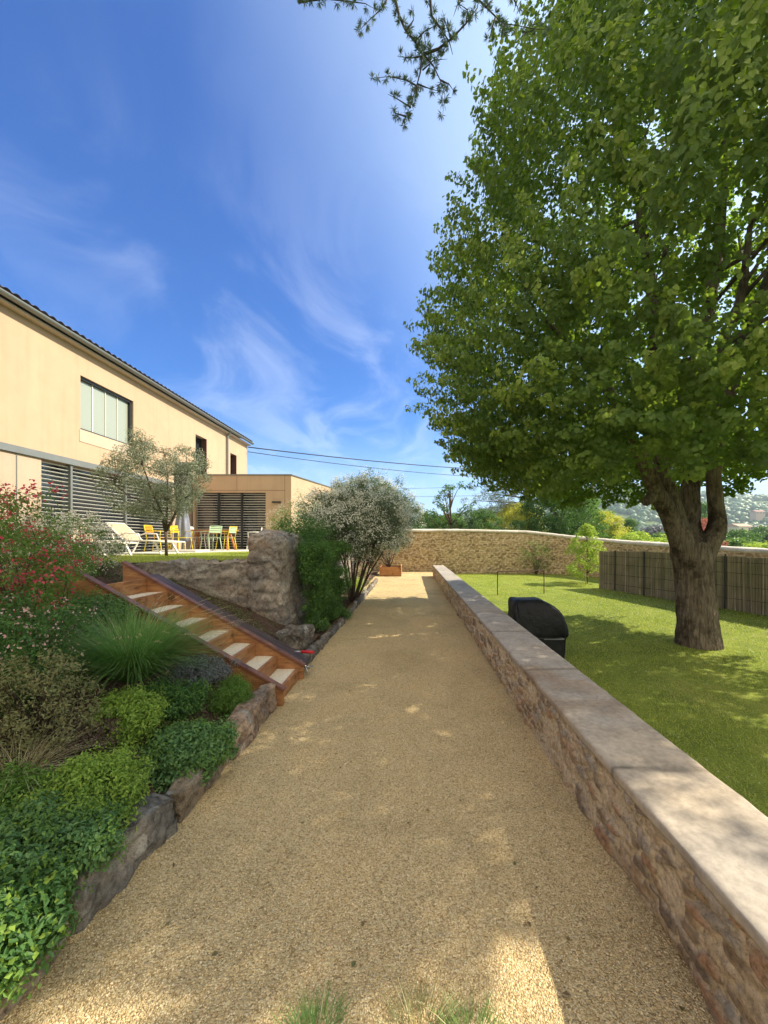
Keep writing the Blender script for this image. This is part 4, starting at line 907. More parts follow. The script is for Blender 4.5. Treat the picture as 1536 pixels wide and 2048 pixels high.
# ================================================================== SHRUBS AND PLANTS
def curve(p0, p1, bend, n=5, g=R_):
    p0 = Vector(p0); p1 = Vector(p1); side = Vector((g.uniform(-1, 1), g.uniform(-1, 1), g.uniform(-.3, .3)))*bend*(p1-p0).length
    return [p0.lerp(p1, i/(n-1))+side*math.sin(math.pi*i/(n-1)) for i in range(n)]
def shrub(name, label, cat, base, cen, rad, nclump, crad, per, L, Wd, m, seed, stems=0, stem_r=.015, stemm=None, group=None, flowers=None, zmin=None, lump=.35, top=False, spread=.4, shell=.45, squash=.85, hexa=False, flpos='out'):
    """stems from base to an ellipsoidal crown of leaf clumps (centre cen, radii rad)"""
    g = rng(seed); t = thing(name, label, cat, tuple(base), 0, group); cen = np.array(cen, float); rad = np.array(rad, float)
    o = rdir(g, nclump*3)
    if zmin is not None: o = o[cen[2]+o[:, 2]*rad[2] > zmin]
    o = o[:nclump]; w_ = 1+lump*fbm(o*2.3+seed, 3, seed)
    cc = cen+o*rad*(spread+(1-spread)*g.random(len(o))**.5)[:, None]*w_[:, None]
    pos, tp, nr = clumps(g, cc, crad*(.7+.6*g.random(len(cc))), per, .85, up=.45)
    leafmesh('foliage', pos, tp, nr, L*(.7+.6*g.random(len(pos))), Wd*(.7+.6*g.random(len(pos))), m, t, hexa=hexa)
    k = g.random(len(cc)) < .35; c3 = cc[k]+o[k]*crad*.8
    if len(c3):
        pos, tp, nr = clumps(g, c3, crad*.8, max(8, per//3), 1., up=.9); leafmesh('young_foliage', pos, tp, nr, L*(.5+.5*g.random(len(pos))), Wd*.8, M['midleaf'] if m is M['dkleaf'] or m is M['blueleaf'] else m, t)
    if stems:
        mb = MB(); rr_ = random.Random(seed)
        for i in range(stems):
            c = cc[rr_.randrange(len(cc))]; b = Vector(base)+Vector((rr_.uniform(-1, 1), rr_.uniform(-1, 1), 0))*.04*max(1, rad[0]*4)*.5
            mb.tube(curve(b, c, .10, 6, rr_), [stem_r*(1-.14*k) for k in range(6)], 6)
        mb.build('stem', stemm or M['twig'], t, True)
    if flowers:
        fm, nf, fs, bias = flowers[:4]; idx = np.argsort(-(o[:, 2]*.8+o[:, 1]*-.3+bias*g.random(len(o)))); pick = idx[g.integers(0, max(1, int(len(idx)*flowers[4])), nf)]
        oo = rdir(g, nf); oo[:, 2] = np.abs(oo[:, 2])*.8; pc = cc[pick]+oo*crad*1.0; K = flowers[5] if len(flowers) > 5 else 6
        pp = np.repeat(pc, K, 0)+g.normal(size=(nf*K, 3))*fs*1.1; n2 = unit(rdir(g, nf*K)*.8+np.repeat(oo, K, 0)); t2 = unit(np.cross(n2, rdir(g, nf*K)))
        leafmesh('blossoms', pp, t2, n2, fs*(.7+.6*g.random(nf*K)), fs*.9, fm, t)
    return t
def bedthing(x, y): q = bed(x, y); return q
# near mounds along the edging
def mound(name, label, px_, py_, r, h, m, seed, per=70, L=.022, Wd=.010, n=150, flowers=None, crad=.06, lump=.3, cat='plant', hexa=False, stems=14):
    q = bed(px_, py_)
    return shrub(name, label, cat, (q.x, q.y, q.z-.02), (q.x, q.y, q.z+h*.30), (r, r, h*.72), n, crad, per, L, Wd, m, seed, stems=stems, stem_r=.005, zmin=q.z-.02, lump=lump, flowers=flowers, spread=.35, hexa=hexa)
mound('green_mound_plant', 'bright yellow green mounded plant nearest the path, in the lower left', 165, 1635, .27, .26, M['moundleaf'], 61, 60, .024, .010, 260, (M['limeleaf'], 260, .012, .3, .6, 5))
mound('green_mound_plant', 'smaller bright green mound in front of the grass clump', 252, 1458, .20, .22, M['moundleaf'], 62, 60, .026, .011, 170, (M['limeleaf'], 120, .012, .3, .6, 5))
mound('leafy_groundcover', 'dark green leafy groundcover spreading toward the path between both mounds', 378, 1520, .26, .19, M['blueleaf'], 63, 80, .023, .012, 330, hexa=True, lump=.45)
mound('leafy_groundcover', 'bluish green groundcover spilling over the tan edging stone nearest the camera', 52, 1725, .32, .20, M['blueleaf'], 64, 96, .022, .011, 400, hexa=True, lump=.45)
mound('leafy_groundcover', 'dark groundcover at the very bottom left corner with yellow green tips', -45, 1900, .24, .20, M['dkleaf'], 65, 80, .028, .011, 280, (M['moundleaf'], 200, .022, .5, .8, 6), hexa=True, lump=.4)
mound('feathery_shrub', 'small feathery green plant at the corner of the stair foot', 462, 1415, .17, .22, M['midleaf'], 66, 60, .024, .007, 150)
mound('silvery_groundcover', 'low grey green plant beneath the near stair board', 392, 1352, .30, .15, M['greyleaf'], 67, 50, .022, .009, 170, lump=.5)
mound('leafy_groundcover', 'dull green low plant between the grass clump and the stair foot', 330, 1420, .26, .17, M['dkleaf'], 68, 50, .025, .011, 180, lump=.5)
mound('dry_plant', 'wispy half dry olive green plant at the left edge', 68, 1480, .26, .55, M['dryleaf'], 69, 26, .022, .009, 190, crad=.06, lump=.5, stems=60)
mound('purple_groundcover', 'brownish red creeping plant between the dry plant and the small green mound', 172, 1475, .20, .10, leafmat('maroon_leaf', [(.06, .03, .03), (.10, .05, .045), (.12, .11, .06)], None, .2, (.3, .1, .08)), 70, 40, .018, .009, 110)
mound('green_mound_plant', 'olive green low tuft at the far left below the salvia', 22, 1605, .16, .13, M['midleaf'], 71, 44, .026, .009, 90)
# dark shrub in front of stair top
q = bed(215, 1300)
shrub('dark_evergreen_shrub', 'dense dark green shrub beside the upper stairs behind the grass clump', 'shrub', (q.x-.25, q.y+.35, q.z), (q.x-.34, q.y+.20, q.z+.14), (.46, .36, .30), 300, .10, 60, .030, .013, M['blueleaf'], 72, 12, .01)
# red flowering salvia
q = bed(70, 1345)
shrub('red_flowering_shrub', 'tall loose shrub with crimson flower spikes at the left edge', 'shrub', (q.x, q.y, q.z), (q.x-.42, q.y+.15, q.z+.62), (.44, .48, .62), 300, .10, 42, .030, .012, M['midleaf'], 73, 40, .006, flowers=(M['redfl'], 330, .022, 1.2, 1., 9), lump=.45, zmin=q.z)
q = bed(10, 1420)
shrub('red_flowering_shrub', 'lower salvia with pink and white flecked flowers, cut by the left frame edge', 'shrub', (q.x, q.y, q.z), (q.x-.05, q.y+.10, q.z+.30), (.34, .32, .36), 170, .09, 40, .028, .011, M['dkleaf'], 74, 22, .005, flowers=(M['pinkfl'], 130, .016, 1.5, 1., 5), lump=.45, zmin=q.z)
p = pt(150, 1085, 4.4)
shrub('white_flowering_bush', 'bush covered in tiny cream flowers just behind the red salvia', 'shrub', (p.x, p.y, 1.15), (p.x, p.y, 1.50), (.42, .36, .36), 230, .09, 30, .024, .010, M['midleaf'], 75, 30, .006, flowers=(M['creamfl'], 620, .020, 2, 1., 7), lump=.4)
p = pt(30, 1085, 4.2)
shrub('white_flowering_bush', 'airy bush with cream blossoms at the left frame edge below the pale wall', 'shrub', (p.x, p.y, 1.15), (p.x, p.y, 1.52), (.50, .36, .40), 200, .10, 26, .024, .010, M['dryleaf'], 76, 30, .006, flowers=(M['creamfl'], 420, .020, 2, 1., 7), lump=.5)
# ornamental grass clumps
def grass_clump(label, base, n, L, w, spread, m, seed, heads=0, lean=(0, 0), hl=1.3, name='ornamental_grass', rad=.10):
    g = rng(seed); t = thing(name, label, 'grass', tuple(base)); a = g.random(n)*6.283; r = rad*np.sqrt(g.random(n))
    b = np.stack([base[0]+r*np.cos(a), base[1]+r*np.sin(a), np.full(n, base[2]-.01)], 1); tilt = spread*g.random(n)**.8
    d = np.stack([np.cos(a)*tilt+lean[0], np.sin(a)*tilt+lean[1], np.ones(n)], 1)+g.normal(size=(n, 3))*.16
    blades('blades', b, d, L*(.5+.6*g.random(n)), w, .25+.75*g.random(n), m, t, seg=4)
    if heads:
        k = heads; a = g.random(k)*6.283; b = np.stack([base[0]+rad*np.cos(a)*.6, base[1]+rad*np.sin(a)*.6, np.full(k, base[2])], 1)
        d = np.stack([np.cos(a)*spread*.6+lean[0]*2.2, np.sin(a)*spread*.5+lean[1]*2, np.ones(k)], 1); LL = L*hl*(.8+.3*g.random(k))
        blades('stalk_sprays', b, d, LL, .0035, .65, M['straw'], t, seg=5)
        d = unit(d); h = d.copy(); h[:, 2] = 0; h = unit(h)
        pp = []; nn_ = []; tt = []
        for s_ in np.linspace(.86, 1., 16): pp.append(b+d*(LL*s_)[:, None]+h*(LL*.65*.55*s_*s_)[:, None]-np.array([0, 0, 1.])*(LL*.65*.55*s_**2.4)[:, None]); tt.append(unit(d+h*.7+rdir(g, k)*.5)); nn_.append(rdir(g, k))
        leafmesh('seed_sprays', np.concatenate(pp), np.concatenate(tt), np.concatenate(nn_), .016, .003, M['straw'], t)
    return t
q = bed(268, 1352)
grass_clump('large fountain of green ornamental grass with pale seed heads leaning over the stairs', (q.x, q.y, q.z), 3900, .76, .0046, .9, M['tuft'], 81, 70, (.06, .02), 1.15, rad=.13)
q = bed(12, 1390)
grass_clump('coarse pale grass clump drooping in from the left frame edge', (q.x-.10, q.y, q.z+.05), 900, .62, .006, .8, M['tuft'], 82, 6, (.2, -.05), 1.0)
q = bed(40, 1545)
grass_clump('dead straw coloured tuft lying on the mulch at the left', (q.x, q.y, q.z), 260, .30, .004, 1.4, M['straw'], 83, 0, (.1, 0))
for (lx, ly, n_, L, s, lab) in ((-.30, 1.20, 360, .11, 84, 'left grass tuft growing from the gravel at the bottom edge'), (.03, 1.22, 400, .12, 85, 'middle grass tuft with one tall pale stalk at the bottom edge'), (.20, 1.20, 330, .10, 86, 'right grass tuft growing from the gravel at the bottom edge')):
    grass_clump(lab, (lx, ly, .0), n_, L, .0026, 1.4, M['dryleaf'] if s == 85 else M['tuft'], s, 5 if s != 85 else 12, (0, 0), 1.3, rad=.09, name='grass_tuft')

# climbing shrub over the old wall
p = (-1.62, 6.9, .05)
g = rng(91); t = thing('climbing_shrub', 'dark glossy climbing shrub spilling over the old stone wall beside the path', 'shrub', p)
cs = []
while len(cs) < 620:
    y = g.uniform(6.0, 8.7); z = g.uniform(.1, 1.98); w_ = .24*np.sin(np.clip((y-5.9)/2.9, 0, 1)*math.pi)**.5+.05; xr = -1.74+w_*g.random()*(1+.9*math.sin(y*5.3+z*3.1)*math.sin(z*4.7+1))+.12*(1-z/2)
    if z > 1.5: xr = g.uniform(-2.3, -1.6)
    if z > 1.62+.32*math.sin(y*3.1)*.5+.12 and z > 1.7: 
        if g.random() > .4: continue
    if vnoise(np.array([[y*2.1, z*2.6, 3.]]), 9)[0] > .18 and g.random() < .85: continue
    if y < 6.35 and z < .9 and g.random() < .6: continue
    cs.append((xr, y, z))
cs = np.array(cs); pos, tp, nr = clumps(g, cs, .11, 42, .9, up=.4); leafmesh('foliage', pos, tp, nr, .045*(.6+.8*g.random(len(pos))), .019, M['dkleaf'], t)
pos, tp, nr = clumps(g, cs[cs[:, 2] < 1.5]+np.array([-.04, .02, -.02]), .12, 26, .9); leafmesh('young_foliage', pos+np.array([.05, -.03, .03]), tp, nr, .040, .016, M['midleaf'], t)
mb = MB(); rr_ = random.Random(3)
for i in range(16): c = cs[rr_.randrange(len(cs))]; mb.tube(curve((-1.66, 6.5+rr_.random()*1.2, .03), c, .08, 5, rr_), [.014, .012, .010, .007, .004], 6)
mb.build('stem', M['twig'], t, True)

# multi stemmed shrub with white flowers
def stemshrub(name, label, base, cen, rad, seed, nst, ncl, per, L, W_, m, fl, zlow, r0=.026, crad=.2):
    g = rng(seed); rr_ = random.Random(seed); t = thing(name, label, 'shrub', base); cen = np.array(cen); rad = np.array(rad)
    o = rdir(g, ncl*3); o = o[o[:, 2]*rad[2]+cen[2] > zlow][:ncl]; w_ = 1+.4*fbm(o*2.6+seed, 3, seed)
    cc = cen+o*rad*(.35+.65*g.random(len(o))**.45)[:, None]*w_[:, None]
    pos, tp, nr = clumps(g, cc, crad*(.6+.7*g.random(len(cc))), per, .85, up=.5); leafmesh('foliage', pos, tp, nr, L*(.7+.6*g.random(len(pos))), W_, m, t)
    mb = MB()
    for i in range(nst):
        a = i/nst*6.283; b = Vector(base)+Vector((math.cos(a), math.sin(a), 0))*.10*rr_.random(); tgt = cen+np.array([math.cos(a), math.sin(a), 0])*rad*.55*(.3+.8*rr_.random()); mid = Vector((float(tgt[0]), float(tgt[1]), zlow+.25))
        pts = curve(b, mid, .05, 6, rr_); r = r0*(.6+.6*rr_.random()); mb.tube(pts, [r*(1-.09*k) for k in range(6)], 7)
        for j in range(4): c = cc[rr_.randrange(len(cc))]; c = Vector(c); mb.tube(curve(pts[-1], pts[-1].lerp(c, .85), .08, 4, rr_), [r*.5, r*.4, r*.3, r*.15], 5)
    mb.build('stem', M['twig'], t, True)
    nf, fs, K, zf = fl; pk = g.integers(0, len(cc), nf); sel = (o[pk][:, 2] > zf)|(g.random(nf) < .25); pk = pk[sel]; oo = unit(o[pk]+rdir(g, len(pk))*.8)
    pc = cc[pk]+oo*crad*1.05; pp = np.repeat(pc, K, 0)+g.normal(size=(len(pc)*K, 3))*fs*1.2; n2 = unit(rdir(g, len(pp))*.8+np.repeat(oo, K, 0)); t2 = unit(np.cross(n2, rdir(g, len(pp))))
    leafmesh('blossoms', pp, t2, n2, fs*(.7+.5*g.random(len(pp))), fs*.9, M['whitefl'], t)
    return t
stemshrub('white_flowering_shrub', 'many stemmed shrub with a broad crown full of white flower clusters over the path edge', (-1.36, 9.4, .05), (-1.20, 9.5, 2.02), (1.32, 1.15, .84), 101, 14, 420, 74, .052, .026, M['shrubleaf'], (2600, .034, 8, -.8), 1.18)
stemshrub('white_flowering_shrub', 'taller greyer flowering shrub farther back, its crown topping the wing wall', (-1.7, 13.9, .05), (-1.35, 13.9, 2.70), (1.75, 1.5, 1.15), 102, 10, 420, 70, .068, .030, M['shrubleaf'], (800, .040, 8, -.5), 1.5, .04, .26)
stemshrub('arching_shrub', 'loose arching shrub with pale blossoms behind the old stone wall, before the wing', (-3.2, 11.4, 1.15), (-3.0, 11.4, 1.95), (1.15, .9, .85), 103, 9, 170, 46, .05, .018, M['midleaf'], (700, .026, 6, -.5), 1.25, .018)
# pink and white border flowers at the sunny end, small stems in the planter
shrub('border_flowers', 'low clump with pink and white flowers at the sunny end of the border', 'flowers', (-1.55, 12.4, .08), (-1.55, 12.5, .40), (.26, .55, .36), 110, .11, 34, .034, .013, M['midleaf'], 111, 12, .006, flowers=(M['pinkfl'], 260, .028, 2, 1., 6))
shrub('border_flowers', 'pale green low clump with white flowers just before the pink one', 'flowers', (-1.50, 11.0, .08), (-1.50, 11.0, .24), (.22, .55, .22), 90, .10, 34, .032, .013, M['limeleaf'], 112, 8, .005, flowers=(M['whitefl'], 110, .024, 2, 1., 5))
shrub('planter_shrub', 'slim stemmed shrub with white blossoms growing out of the wooden planter', 'shrub', (-.85, 16.8, .32), (-1.0, 16.9, 1.75), (.75, .6, .85), 150, .20, 40, .05, .02, M['midleaf'], 113, 9, .022, flowers=(M['whitefl'], 260, .034, 2, 1., 5), lump=.4)

# ================================================================== TREES
def crown(t, cc, crad, per, L, Wd, m, seed, name='crown', hexa=False, up=.4, squash=.8, out=None, fold=.18):
    g = rng(seed); pos, tp, nr = clumps(g, np.array(cc), crad, per, squash, up=up); return leafmesh(name, pos, tp, nr, L*(.7+.6*g.random(len(pos))), Wd*(.8+.4*g.random(len(pos))), m, t, hexa=hexa, fold=fold)
# olive on the terrace
ob = Vector((-5.55, 8.8, 1.17)); ol = thing('olive_tree', 'young silvery olive tree on the terrace lawn in front of the blinds', 'tree', tuple(ob))
mb = MB(); rr_ = random.Random(12); g = rng(12)
def P_(x, y, Y=8.8): return pt(x, y, Y)
br = [[(333, 1112, 8.8, .034), (332, 1080, 8.8, .028), (331, 1060, 8.8, .030)], [(331, 1062, 8.8, .04), (325, 1030, 8.75, .032), (305, 985, 8.6, .022), (285, 930, 8.5, .012), (278, 880, 8.5, .006)], [(331, 1062, 8.8, .04), (345, 1040, 8.9, .03), (362, 1000, 9.0, .022), (375, 950, 9.0, .013), (372, 905, 9.0, .006)],
      [(325, 1030, 8.75, .025), (300, 1010, 8.6, .016), (255, 990, 8.4, .009), (225, 965, 8.4, .005)], [(362, 1000, 9., .018), (390, 985, 9.1, .012), (410, 960, 9.1, .006)], [(332, 1060, 8.8, .03), (335, 1000, 8.7, .02), (335, 950, 8.7, .012), (330, 905, 8.7, .006)]]
for b in br: mb.tube([P_(x, y, Y) for x, y, Y, r in b], [r for *_, r in b], 8)
cc = []
def inol(x, y): return ((x-285)/92)**2+((y-960)/72)**2 < 1 or ((x-375)/40)**2+((y-955)/62)**2 < 1 or ((x-310)/75)**2+((y-1005)/32)**2 < 1 or ((x-278)/22)**2+((y-900)/42)**2 < 1
while len(cc) < 330:
    x, y = rr_.uniform(190, 430), rr_.uniform(858, 1045)
    if inol(x, y) and (g.random() < .75+.5*vnoise(np.array([[x/26, y/26, 0]]), 4)[0]): cc.append(pt(x, y, 8.75+rr_.uniform(-.75, .75)))
for c in cc[::3]:
    s = min((P_(x, y, Y) for b in br[1:] for x, y, Y, r in b), key=lambda q: (q-c).length); mb.tube(curve(s, c, .06, 4, rr_), [.008, .006, .005, .003], 5)
mb.build('trunk', M['twig'], ol, True); crown(ol, cc, .17, 56, .060, .016, M['olive'], 13)

# big linden -------------------------------------------------------
TB = Vector((5.4, 7.2, -.4)); ln = thing('linden_tree', 'very large round crowned linden tree with thick forked trunk on the lawn', 'tree', tuple(TB))
T_ = MB(); limbs = []
def limb(l, n=12):
    pts = [pt(x, y, Y) for x, y, Y, r in l]; rs = [r for *_, r in l]; out = []; ro = []
    for i in range(len(pts)-1):
        p0 = pts[max(0, i-1)]; p1, p2 = pts[i], pts[i+1]; p3 = pts[min(len(pts)-1, i+2)]
        for k_ in range(5):
            t = k_/5; out.append(.5*((2*p1)+(p2-p0)*t+(2*p0-5*p1+4*p2-p3)*t*t+(3*p1-p0-3*p2+p3)*t**3)); ro.append(rs[i]*(1-t)+rs[i+1]*t)
    out.append(pts[-1]); ro.append(rs[-1]); T_.tube(out, ro, n); limbs.append((out, ro))
limb([(1397, 1300, 7.2, .40), (1396, 1275, 7.2, .35), (1393, 1230, 7.2, .315), (1388, 1170, 7.2, .295), (1385, 1120, 7.2, .29), (1385, 1085, 7.2, .25)], 24)
limb([(1375, 1150, 7.2, .22), (1364, 1090, 7.15, .19), (1342, 1035, 7.1, .165), (1314, 985, 7.0, .13), (1290, 930, 6.9, .11), (1262, 880, 6.7, .12), (1235, 810, 6.5, .095), (1165, 720, 6.2, .06), (1090, 640, 5.9, .03)])
limb([(1372, 1100, 7.2, .18), (1354, 1035, 7.2, .145), (1334, 965, 7.2, .13), (1316, 890, 7.2, .12), (1300, 790, 7.1, .125), (1312, 660, 7.1, .11), (1295, 520, 7, .085), (1265, 330, 6.9, .05)])
limb([(1382, 1110, 7.35, .26), (1380, 1050, 7.5, .18), (1380, 990, 7.6, .165), (1384, 900, 7.7, .16), (1385, 790, 7.8, .16), (1410, 650, 7.9, .13), (1440, 470, 8, .09), (1450, 250, 8, .05)])
limb([(1392, 1150, 7.2, .22), (1412, 1100, 7.2, .18), (1434, 1056, 7.2, .155), (1432, 1010, 7.2, .12), (1427, 950, 7.2, .12), (1436, 860, 7.1, .15), (1475, 720, 7., .135), (1536, 570, 6.9, .11), (1590, 380, 6.8, .06)])
limb([(1430, 900, 7.15, .12), (1400, 800, 7.0, .11), (1440, 690, 6.9, .09), (1480, 600, 6.8, .07), (1500, 450, 6.8, .04)])
limb([(1388, 880, 7.7, .12), (1350, 760, 7.9, .1), (1345, 640, 8.1, .08), (1330, 500, 8.2, .05)])
limb([(1312, 985, 7.0, .12), (1297, 1000, 6.95, .085), (1288, 1004, 6.93, .08)])      # sawn stub
# foliage envelope: radius by height
zp = [2.45, 2.9, 3.4, 4.5, 6, 7.3, 8.9, 10.7, 12, 12.9, 13.8]; rp = [3.1, 4.1, 4.6, 4.88, 4.88, 4.65, 4.0, 2.7, 1.6, .9, .3]
def env(a, z):                                       # a: angle round the trunk, 0 = +x
    r = np.interp(z, zp, rp); ca, sa = np.cos(a), np.sin(a)
    ny_f = np.where(sa < 0, .80+.14*sm(4.0, 5.0, z), .80)
    return r*np.where(ca > 0, np.sqrt(ca**2*.92**2+sa**2*ny_f**2), np.sqrt(ca**2+sa**2*ny_f**2))*(1+.04*np.sin(a*5+z*1.1)+.08*fbm(np.stack([np.cos(a)*4.2, np.sin(a)*4.2, z*.85], -1).reshape(-1, 3), 2, 77).reshape(np.shape(a)))
g = rng(21); n = 2900; z = 2.5+11.3*g.random(n*2)**1.05; a = g.random(n*2)*6.2832; w_ = np.interp(z, zp, rp)/5.35; k = g.random(n*2) < w_; z, a = z[k][:n], a[k][:n]
fr = .74+.26*g.random(len(z))**.5; r = env(a, z)*fr
cx = TB.x+r*np.cos(a); cy = TB.y+r*np.sin(a)
k = ~((cx > 6.3) & (z < 3.0) & (cy < 9)) ; cx, cy, z, a = cx[k], cy[k], z[k], a[k]
nb = 420; rb = np.sqrt(g.random(nb))*4.4+.3; ab = g.random(nb)*6.2832; zb_ = 2.75+.5*g.random(nb)+.10*rb; bx, by = TB.x+rb*np.cos(ab)*np.where(np.cos(ab) > 0, .8, 1), TB.y+rb*np.sin(ab)*.78; zb_ = np.where(bx > 6.4, zb_+.35, zb_)
k = ~((np.hypot(bx-5.4, by-7.2) < 1.6)); bx, by, zb_ = bx[k], by[k], zb_[k]
ni = 330; zi = 3.2+9*g.random(ni); ai = g.random(ni)*6.28; ri = env(ai, zi)*(.3+.42*g.random(ni)); ix, iy = TB.x+ri*np.cos(ai), TB.y+ri*np.sin(ai)
cen = np.concatenate([np.stack([cx, cy, z], 1), np.stack([bx, by, zb_], 1), np.stack([ix, iy, zi], 1)])
outv = cen-np.array([TB.x, TB.y, 5.0]); outv = unit(outv*np.array([1, 1, .7])+np.array([0, 0, 1.0]))
# shoots: each clump a leafy shoot growing outwards and up, leaves hanging like shingles round it
per = 96; K = len(cen); idx = np.repeat(np.arange(K), per); N = len(idx); t = g.random(N); L = (.42+.45*g.random(K)**2); ax_ = unit(outv+rdir(g, K)*.35)
side = rdir(g, N); side = unit(side-ax_[idx]*np.sum(side*ax_[idx], 1)[:, None])
pos = cen[idx]+ax_[idx]*((t-.5)*L[idx]*1.5)[:, None]+side*(.17*(1.15-t)*(.5+.5*g.random(N)))[:, None]*(L[idx]/.5)[:, None]
nr = unit(side*.55+ax_[idx]*.35+outv[idx]*.9+rdir(g, N)*np.where(g.random(N) < .35, 1.6, .28)[:, None]); tp = side*.8-np.array([0, 0, .75])+ax_[idx]*.35+rdir(g, N)*.3; tp = unit(tp-nr*np.sum(tp*nr, 1)[:, None])
fresh_lit = (g.random(K) < .42)*(.6+.5*g.random(K)); tipc = np.clip(sm(-.1, .7, t)*fresh_lit[idx]+.25*sm(.5, 1, t)*(.6+.5*g.random(N)), 0, 1); tipc[cen[idx][:, 2] < 3.2] *= .5  # pale young shoots; leaf colour also carries the contrast of lit clumps
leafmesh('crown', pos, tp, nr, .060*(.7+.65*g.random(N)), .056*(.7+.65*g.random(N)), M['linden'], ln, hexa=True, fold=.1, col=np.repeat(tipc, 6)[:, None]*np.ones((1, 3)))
# side branches inside the crown
rr_ = random.Random(22); B_ = MB()
for i in range(150):
    pts, rs = limbs[1+rr_.randrange(len(limbs)-2)]; j = rr_.randrange(len(pts)//2, len(pts)); s = pts[j]; c = Vector(cen[rr_.randrange(len(cen)-330)])
    if (c-s).length > 4.2 or c.z < s.z-.6: continue
    r0 = min(.05, rs[j]*.6); T_.tube(curve(s, c, .08, 6, rr_), [r0*(1-.16*q) for q in range(6)], 6)
tr = T_.build('trunk_raw', None)
rm = tr.modifiers.new('r', 'REMESH'); rm.mode = 'VOXEL'; rm.voxel_size = .024
bpy.context.view_layer.update(); dg = bpy.context.evaluated_depsgraph_get(); ev = tr.evaluated_get(dg); me = bpy.data.meshes.new_from_object(ev)
bpy.data.objects.remove(tr); nv_ = len(me.vertices); co = np.empty(nv_*3, np.float32); me.vertices.foreach_get('co', co); co = co.reshape(-1, 3).astype(float); no = np.empty(nv_*3, np.float32); me.vertices.foreach_get('normal', no); no = no.reshape(-1, 3)
big_ = sm(3.2, 1.0, co[:, 2]); ridge = 1-np.abs(vnoise(co*np.array([24, 24, 2.6])+.5*fbm(co*3, 2)[:, None], 5))*2
co += no*((.016*ridge+.03*fbm(co*np.array([5, 5, 3]), 3, 2))*(.25+.75*big_))[:, None]
me.vertices.foreach_set('co', co.astype(np.float32).ravel()); me.materials.clear(); me.materials.append(M['bark']); me.polygons.foreach_set('use_smooth', np.ones(len(me.polygons), bool)); me.update()
obj('trunk', me, ln)

# cedar: trunk out of the picture behind us, one limb hanging into the top of the picture
cd = thing('cedar_tree', 'cedar branches with short needle tufts hanging into the top of the picture', 'tree', (-3.4, -2.2, 1.0))
K_ = MB(); YC = 2.25
cpx = [[(788, -10), (799, 33), (812, 62), (830, 82), (846, 109), (841, 146), (832, 175), (821, 211), (806, 248)], [(832, 171), (812, 160), (779, 153), (739, 157)], [(821, 215), (797, 199), (775, 188)], [(812, 233), (792, 227), (782, 215)],
       [(835, 168), (852, 175), (877, 182)], [(846, 109), (866, 131), (881, 160), (890, 190), (886, 233)], [(846, 112), (822, 116), (795, 113)], [(846, 109), (877, 98), (903, 77), (932, 47), (955, 15), (958, -10)], [(955, -2), (979, 22), (1005, 47), (1034, 51), (1070, 58), (1107, 60)],
       [(990, 35), (975, 87)], [(1008, 50), (1001, 87)], [(860, -10), (863, 33), (881, 55), (899, 84), (906, 109)], [(779, -10), (764, 18), (742, 36), (713, 67)], [(597, 5), (651, -3), (706, 4), (731, 7), (750, 18)], [(1025, -10), (1037, 22)], [(921, -10), (906, 33)], [(846, 140), (868, 120), (895, 118)],
       [(812, 62), (826, 40), (828, 10)], [(903, 77), (893, 50), (885, 20)], [(932, 47), (935, 20), (915, 5)], [(881, 160), (898, 168), (910, 185)], [(970, 15), (990, -5)], [(830, 82), (850, 62), (872, 50)], [(846, 109), (852, 85), (846, 60)]]
np_, nt_, nn2, nL = [], [], [], []; g = rng(31)
for i, l in enumerate(cpx):
    y0 = YC+.10*math.sin(i*1.7) if i not in (0, 5, 7, 11) else YC
    ps = [pt(x+R_.uniform(-1, 1), y, y0+.02*math.sin(k_*1.3)) for k_, (x, y) in enumerate(l)]; r0 = .009 if i in (0, 7, 11) else .005
    K_.tube(ps, [r0*(1-.85*k_/(len(ps)-1)) for k_ in range(len(ps))], 6)
    for a, b in zip(ps, ps[1:]):
        m_ = max(2, int((b-a).length/.026))
        for k_ in range(m_):
            if g.random() < .08: continue
            c = a.lerp(b, (k_+g.random()*.6)/m_); ax1 = g.normal(size=3); dd = np.array((b-a).normalized()); ax1 = ax1-dd*ax1.dot(dd)*.7; ax1 /= np.linalg.norm(ax1)
            c2 = np.array(c)+ax1*.012; q_ = 34; dirs = unit(ax1*.75+rdir(g, q_)*.9); np_.append(np.tile(c2, (q_, 1))); nt_.append(dirs); nn2.append(rdir(g, q_)); nL.append(.026+.012*g.random(q_))
# big limbs joining the twigs to the trunk behind the camera
top = pt(846, -260, 2.2)
K_.tube([(-3.4, -2.2, .9), (-3.38, -2.2, 4.0), (-3.35, -2.15, 7.0), (-3.3, -2.1, 11.0)], [.38, .32, .25, .12], 16)
K_.tube([(-3.36, -2.15, 5.3), (-2.4, -.6, 5.55), (-1.2, 1.0, 5.6), (top.x-.2, 1.9, 5.52), (top.x+.1, 2.2, 5.42), (top.x+.6, 2.5, 5.3)], [.12, .085, .055, .032, .022, .012], 8)
for l in (0, 7, 11, 12, 13, 8, 14, 15):
    x, y = (l_ := cpx[l])[0] if cpx[l][0][1] < 6 else cpx[l][-1]; e = pt(x, y, YC); s = Vector((top.x+(x-846)*.0012, 2.2, 5.45)); K_.tube([s, s.lerp(e, .5)+Vector((.04, 0, .03)), e], [.012, .010, .009], 6)
K_.build('branches', M['cedarbark'], cd, True)
leafmesh('needles', np.concatenate(np_), np.concatenate(nt_), np.concatenate(nn2), np.concatenate(nL), .0036, M['cedar'], cd, fold=0, curl=0)
